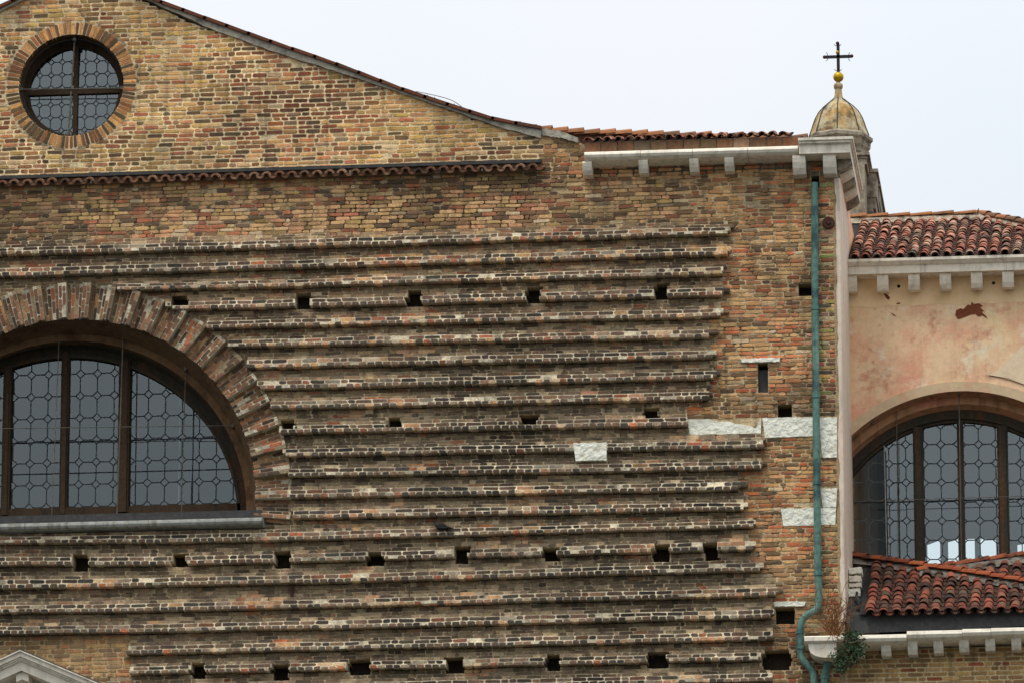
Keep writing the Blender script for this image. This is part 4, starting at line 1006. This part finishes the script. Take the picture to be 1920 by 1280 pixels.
rm2 = tile_mesh(M_tileR, .095, .08, .36)
m2 = MB()
for row in ([PL(x, y) for x, y in topA], [PL(x, y) for x, y in topB[1:]]):
    for p, q in zip(row, row[1:]): m2.add([(p.x, p.y-.22, p.z-.13), (q.x, q.y-.22, q.z-.13), (q.x, q.y, q.z+.05), (p.x, p.y, p.z+.05), (p.x, p.y+.2, p.z-.1), (q.x, q.y+.2, q.z-.1)], [(0, 1, 2, 3), (3, 2, 5, 4)])
m2.build('ridge_mortar', M_rmort, sbd)
AA = [PL(x, y) for x, y in topA]; BB = [PL(x, y) for x, y in topB]
ridge_row(sbd, AA[-1], AA[4], .28, rm2, .05); ridge_row(sbd, AA[4], AA[1], .28, rm2, .05); ridge_row(sbd, BB[5], BB[1], .30, rm2, .02)
# rough quoin stones at the corner
for (x0, x1, y0, y1, c) in ((1592, 1616, 1061, 1075, 0), (1592, 1614, 1077, 1090, 1), (1592, 1615, 1091, 1100, 1), (1591, 1613, 1101, 1118, 0), (1580, 1604, 1128, 1141, 0), (1572, 1586, 1140, 1160, 1)):
    Yq = .9; A = at(x0, y1, Yq); B = at(x1, y0, Yq); m2 = MB()
    n = 6; pb_ = [(A.x+(B.x-A.x)*i/n, A.z+rng.uniform(0, .015)) for i in range(n+1)]; pt_ = [(B.x-(B.x-A.x)*i/n, B.z-rng.uniform(0, .02)) for i in range(n+1)]
    m2.ext(pb_+pt_, 'y', Yq, Yq+.3); m2.build('quoin_stone', M_white if c == 0 else M_stone, sbd)

# ------------------------------------------------------------------ bell turret behind the corner
YT = 6.9; tc_ = at(1573, 258, YT)
tur = thing('domed_turret', (tc_.x, YT, tc_.z-4), 'small ribbed stone turret with rust stained bell shaped dome', 'turret')
S = lambda n_: n_/PPM*.995
def zpt(y): return at(1573, y, YT).z
prof = [(S(58), zpt(262)), (S(57), zpt(254)), (S(55), zpt(249)), (S(51.5), zpt(240)), (S(49), zpt(232)), (S(45), zpt(222)), (S(38), zpt(210)), (S(28), zpt(200)), (S(17), zpt(192)), (S(9.5), zpt(186)), (S(7.6), zpt(178)), (S(6.5), zpt(166))]
m2 = MB(); m2.lathe(prof, tc_.x, YT, 8); m2.build('dome', M_dome, tur)
m2 = MB()
for k in range(8):
    t = 2*math.pi*k/8; m2.tube([(tc_.x+(r_+.006)*math.sin(t), YT-(r_+.004)*math.cos(t), z) for r_, z in prof[:-2]], .010, 6)
m2.build('dome_rib', M_lead, tur)
m2 = MB(); m2.lathe([(S(6), zpt(168)), (S(8.5), zpt(166)), (S(9), zpt(161)), (S(8), zpt(158)), (S(4), zpt(156)), (S(3), zpt(152))], tc_.x, YT, 16); m2.build('neck_collar', M_dome, tur, smooth=True)
m2 = MB(); m2.lathe([(S(60), zpt(258)), (S(66), zpt(262)), (S(66), zpt(268)), (S(62), zpt(272)), (S(61), zpt(282)), (S(57), zpt(287)), (S(56), zpt(294)), (S(50), zpt(297)), (S(40), zpt(300))][::-1], tc_.x, YT, 8); m2.build('octagonal_cornice', M_stone2, tur)
crs = thing('cross', (tc_.x, YT, zpt(150)), 'dark iron cross with knobbed arms on a golden ball above the dome', 'cross')
bc = at(1572, 145, YT); m2 = MB(); n = 16; rr_ = S(10.3)
m2.lathe([(rr_*math.sin(math.pi*i/n)+1e-4, bc.z-rr_*math.cos(math.pi*i/n)) for i in range(n+1)], bc.x, YT, 20); m2.build('golden_ball', M_gold, crs, smooth=True)
a, b = at(1572, 136, YT), at(1570.5, 84, YT); m2 = MB(); hw = S(3.0)
m2.box((a.x-hw, YT-.02, a.z), (a.x+hw, YT+.02, b.z)); m2.build('upright', M_dkiron, crs)
c_ = at(1571, 107, YT); m2 = MB(); m2.box((at(1548, 107, YT).x, YT-.02, c_.z-hw*.9), (at(1595, 106, YT).x, YT+.02, c_.z+hw*.9)); m2.build('crossarm', M_dkiron, crs)
for x, y in ((1570.5, 82), (1546, 108), (1597, 106), (1570.5, 99)):
    p = at(x, y, YT); m2 = MB(); rk_ = S(3.6); m2.lathe([(rk_*math.sin(math.pi*i/8)+1e-4, p.z-rk_*math.cos(math.pi*i/8)) for i in range(9)], p.x, YT-.01, 10); m2.build('knob', M_gold if y == 99 else M_rust, crs, smooth=True)
m2 = MB()
def hook(pts): m2.tube([at(x, y, YT) for x, y in pts], .006, 5)
for sx in (-1, 1):
    hook([(1570.5+sx*1, 87), (1570.5+sx*4, 86), (1570.5+sx*7, 84)]); hook([(1571.5+sx*1, 133), (1571.5+sx*4, 133), (1571.5+sx*7, 131)])
    for sy in (-1, 1): hook([(1571.5+sx*20, 107+sy*2), (1571.5+sx*20, 107+sy*5), (1571.5+sx*22, 107+sy*8)])
m2.build('scroll', M_dkiron, crs)
# moulded attic returning behind the corner
att = MB(); 
def mbox(mb, px_, py_, Y0_, Y1_, steps, bot, wd=.5, rot=0):
    p = at(px_, py_, Y0_); 
    for (o, t0, t1) in steps: mb.box((p.x-wd, Y0_-o, p.z-t1), (p.x+o, Y1_, p.z-t0))
    mb.box((p.x-wd, Y0_, bot), (p.x-.04, Y1_, p.z-steps[-1][2]))
zb_a = at(1620, 470, 5).z-1.6
mbox(att, 1625, 287, 6.25, 9.2, [(.05, 0, .05), (.02, .05, .10), (0, .10, .20)], zb_a)
mbox(att, 1641, 318, 7.0, 9.8, [(.05, 0, .06), (.02, .06, .5), (0, .5, .7)], zb_a)
mbox(att, 1648, 345, 7.6, 10, [(.03, 0, .05), (.0, .05, .3)], zb_a)
att.build('moulded_attic', M_stone2, church)


# ------------------------------------------------------------------ stone pediment at the bottom left
ap = at(38, 1217, -.9); ped = thing('pediment', (ap.x, -.9, ap.z-3), 'grey stone pediment with raking cornice and block brackets at the foot of the wall', 'pediment')
sl_ = math.tan(R(24.0)); 
def rakeb(name, m, h0, h1, y0, y1, L_=3.2, parent=ped, ins=0):
    for s in (-1, 1):
        m2 = MB(); V = []
        for yy in (y0, y1): V += [(ap.x, yy, ap.z-h0), (ap.x+s*L_, yy, ap.z-h0-L_*sl_), (ap.x+s*L_, yy, ap.z-h1-L_*sl_), (ap.x, yy, ap.z-h1)]
        m2.add(V, [(0, 1, 2, 3), (7, 6, 5, 4), (0, 4, 5, 1), (3, 2, 6, 7), (1, 5, 6, 2), (0, 3, 7, 4)]); m2.build(name, m, parent)
rakeb('lead_roof', M_lead, -.02, .03, -.86, -.0)
rakeb('raking_cornice', M_stone, .012, .03, -.94, -.1); rakeb('raking_cornice', M_stone, .03, .105, -.90, -.1); rakeb('raking_cornice', M_stone, .105, .135, -.86, -.1); rakeb('raking_cornice', M_stone, .135, .16, -.83, -.1); rakeb('raking_fascia', M_stone, .16, .31, -.79, -.1)
tymp = MB(); V = [(ap.x, -.3, ap.z-.3), (ap.x+3, -.3, ap.z-.3-3*sl_), (ap.x+3, -.3, ap.z-3), (ap.x-3, -.3, ap.z-3), (ap.x-3, -.3, ap.z-.3-3*sl_)]
tymp.add(V+[(a, 0, c) for a, b, c in V], [(0, 1, 2, 3, 4), (0, 5, 6, 1), (4, 9, 5, 0)]); tymp.build('tympanum', M_stone, ped)
for dx_ in (0, .47, -.47, .94):
    zt2 = ap.z-.30-abs(dx_)*sl_; m2 = MB(); xx = ap.x+dx_+.01; h = .12
    if dx_ == 0: P_ = [(xx-.1, zt2-.06), (xx, zt2-.02), (xx+.1, zt2-.06), (xx+.1, zt2-.18), (xx, zt2-.14), (xx-.1, zt2-.18)]
    else:
        s = 1 if dx_ > 0 else -1; P_ = [(xx-.1, zt2+.1*sl_*s+.01), (xx+.1, zt2-.1*sl_*s+.01), (xx+.1, zt2-.1*sl_*s-.14), (xx-.1, zt2+.1*sl_*s-.14)]
    m2.ext(P_, 'y', -.72, -.3); m2.build('block_bracket', M_stone, ped)

# ------------------------------------------------------------------ pigeons
def pigeon(loc, facing, lean, label, legs, sc_=1.0):
    root = thing('pigeon', loc, label, 'pigeon', 'dark pigeons resting on the buildings'); root.rotation_euler = (0, 0, facing)
    sp = [(-.15, .0, .0, .006), (-.125, 0, .004, .026), (-.09, 0, .012, .045), (-.04, 0, .022, .058), (.02, 0, .03, .06), (.06, 0, .045, .05), (.085, 0, .07, .034), (.095, 0, .095, .024), (.105, 0, .115, .026), (.12, 0, .122, .022), (.133, 0, .12, .009)]
    def build(name, m, V, Fc, sm=True):
        V = [Vector(v)*sc_ for v in V]; rm = Matrix.Rotation(-lean, 3, 'Y'); V = [rm@v for v in V]
        mm = me(name, V, Fc, m, smooth=sm); o = bpy.data.objects.new(name, mm); col.objects.link(o); o.parent = root; return o
    V = []; n = 10
    for x, y, z, r_ in sp: V += [(x, y+r_*.9*math.cos(2*math.pi*k/n), z+.05+r_*math.sin(2*math.pi*k/n)) for k in range(n)]
    Fc = [(i*n+k, i*n+(k+1) % n, (i+1)*n+(k+1) % n, (i+1)*n+k) for i in range(len(sp)-1) for k in range(n)]+[tuple(range(n-1, -1, -1)), tuple(range((len(sp)-1)*n, len(sp)*n))]
    build('body', M_bird, V, Fc)
    build('tail', M_bird, [(-.12, -.02, .065), (-.12, .02, .065), (-.235, .03, .045), (-.235, -.03, .045), (-.12, -.02, .045), (-.12, .02, .045), (-.235, .03, .038), (-.235, -.03, .038)], [(0, 1, 2, 3), (7, 6, 5, 4), (0, 4, 5, 1), (1, 5, 6, 2), (2, 6, 7, 3), (3, 7, 4, 0)], False)
    for s in (-1, 1):
        P_ = [(.065, .085), (.02, .11), (-.06, .10), (-.14, .075), (-.20, .055), (-.12, .045), (-.03, .045), (.045, .055)]
        V = [(x, s*(.055-.1*max(0, -x-.03)), z) for x, z in P_]+[(x, s*(.04-.1*max(0, -x-.03)), z) for x, z in P_]
        build('wing', M_bird, V, [tuple(range(8)), tuple(range(15, 7, -1))]+[(i, i+8, (i+1) % 8+8, (i+1) % 8) for i in range(8)], False)
    build('beak', M_dkiron, [(.128, -.005, .175), (.128, .005, .175), (.128, 0, .165), (.155, 0, .166)], [(0, 1, 3), (1, 2, 3), (2, 0, 3)], False)
    if legs:
        for s in (-.02, .02):
            m3 = MB(); m3.tube([(.0, s, .03), (.01, s, -.03)], .005, 5); V = m3.V; build('leg', M_rust, V, m3.F)
    return root
p = at(825, 995, -.19); pigeon((p.x, -.19, p.z-.0), math.pi-.05, R(2), 'black pigeon sitting on a brick ledge low on the church wall', False, .95)
p = at(1606, 1133, .3); pigeon((p.x, .3, p.z), R(118), R(38), 'dark pigeon perched beside the lead flashing of the low tiled roof', True, .95)

# ------------------------------------------------------------------ plants
def branch(mb, p, d, ln, r_, dep):
    n = 4; pts = [p]
    for i in range(n):
        d = (d+Vector((rng.uniform(-.35, .35), rng.uniform(-.25, .25), rng.uniform(-.2, .3)))).normalized(); p = p+d*ln/n; pts.append(p)
        if dep and rng.random() < .75: branch(mb, p, (d+Vector((rng.uniform(-1, 1), rng.uniform(-.6, .6), rng.uniform(-.3, .7)))).normalized(), ln*.55, r_*.6, dep-1)
    mb.tube(pts, [r_*(1-.2*i) for i in range(n+1)], 4, caps=False)
sp_ = at(1562, 1192, -.45); sh = thing('dry_shrub', sp_, 'bare brown dry shrub growing out of the stone gutter end', 'shrub'); m2 = MB()
for k in range(18): branch(m2, sp_+Vector((rng.uniform(-.05, .1), rng.uniform(-.05, .1), 0)), Vector((rng.uniform(-.6, .5), rng.uniform(-.3, .3), 1)).normalized(), rng.uniform(.35, .62), .011, 2)
for k in range(4): branch(m2, sp_+Vector((0, -.15, 0)), Vector((rng.uniform(-.3, .9), -.2, -.3)).normalized(), .3, .006, 1)
m2.build('twigs', M_twig, sh)
m2 = MB()
for k in range(90):
    q = sp_+Vector((rng.gauss(.02, .13), rng.gauss(0, .08), rng.uniform(.05, .6))); s = rng.uniform(.012, .025); a_ = Vector((rng.uniform(-1, 1), rng.uniform(-1, 1), rng.uniform(-1, 1))).normalized(); b_ = a_.cross(Vector((.3, .5, .8))).normalized()
    m2.add([q-a_*s, q-b_*s*.5, q+a_*s, q+b_*s*.5], [(0, 1, 2, 3)])
m2.build('dry_leaves', M_twig, sh, kind='stuff')
gp = at(1590, 1225, -.55); gb = thing('green_plant', gp, 'dark green leafy plant hanging over the stone gutter beside the dry shrub', 'plant')
m2 = MB()
for k in range(1700):
    t = rng.random(); u = rng.random()
    cxp, cyp, rx, ry = rng.choice(((1592, 1212, 22, 14), (1600, 1222, 20, 17), (1578, 1228, 22, 12), (1577, 1248, 13, 13), (1598, 1190, 16, 9), (1605, 1215, 18, 18), (1590, 1238, 16, 10)))
    q = at(cxp+rng.gauss(0, .45)*rx, cyp+rng.gauss(0, .45)*ry, -.58+rng.gauss(0, .07)); s = rng.uniform(.018, .036)
    a_ = Vector((rng.uniform(-1, 1), rng.uniform(-.8, .4), rng.uniform(-1, .6))).normalized(); b_ = a_.cross(Vector((rng.uniform(-1, 1), 1, rng.uniform(-1, 1)))).normalized()
    m2.add([q-a_*s, q-b_*s*.45, q+a_*s, q+b_*s*.45], [(0, 1, 2, 3)])
m2.build('leaves', M_leaf, gb, kind='stuff')
m2 = MB()
for k in range(9):
    q = gp+Vector((rng.uniform(-.1, .15), 0, .1)); branch(m2, q, Vector((rng.uniform(-.5, .6), -.2, rng.uniform(-.6, .8))).normalized(), .35, .006, 1)
m2.build('stems', M_twig, gb)

# ------------------------------------------------------------------ wire on the rake
wt = thing('lightning_wire', at(830, 190, .1), 'thin looping wire above the sloping edge of the gable', 'wire')
m2 = MB(); m2.tube(catmull([at(x, y, .1) for x, y in ((780, 172), (800, 176), (818, 180), (840, 186), (855, 193), (872, 206))], 5), .006, 5)
for x, y in ((802, 178), (815, 182), (852, 194)): m2.tube([at(x, y, .1), at(x, y+7, .1)], .005, 4)
m2.build('wire', M_iron, wt)
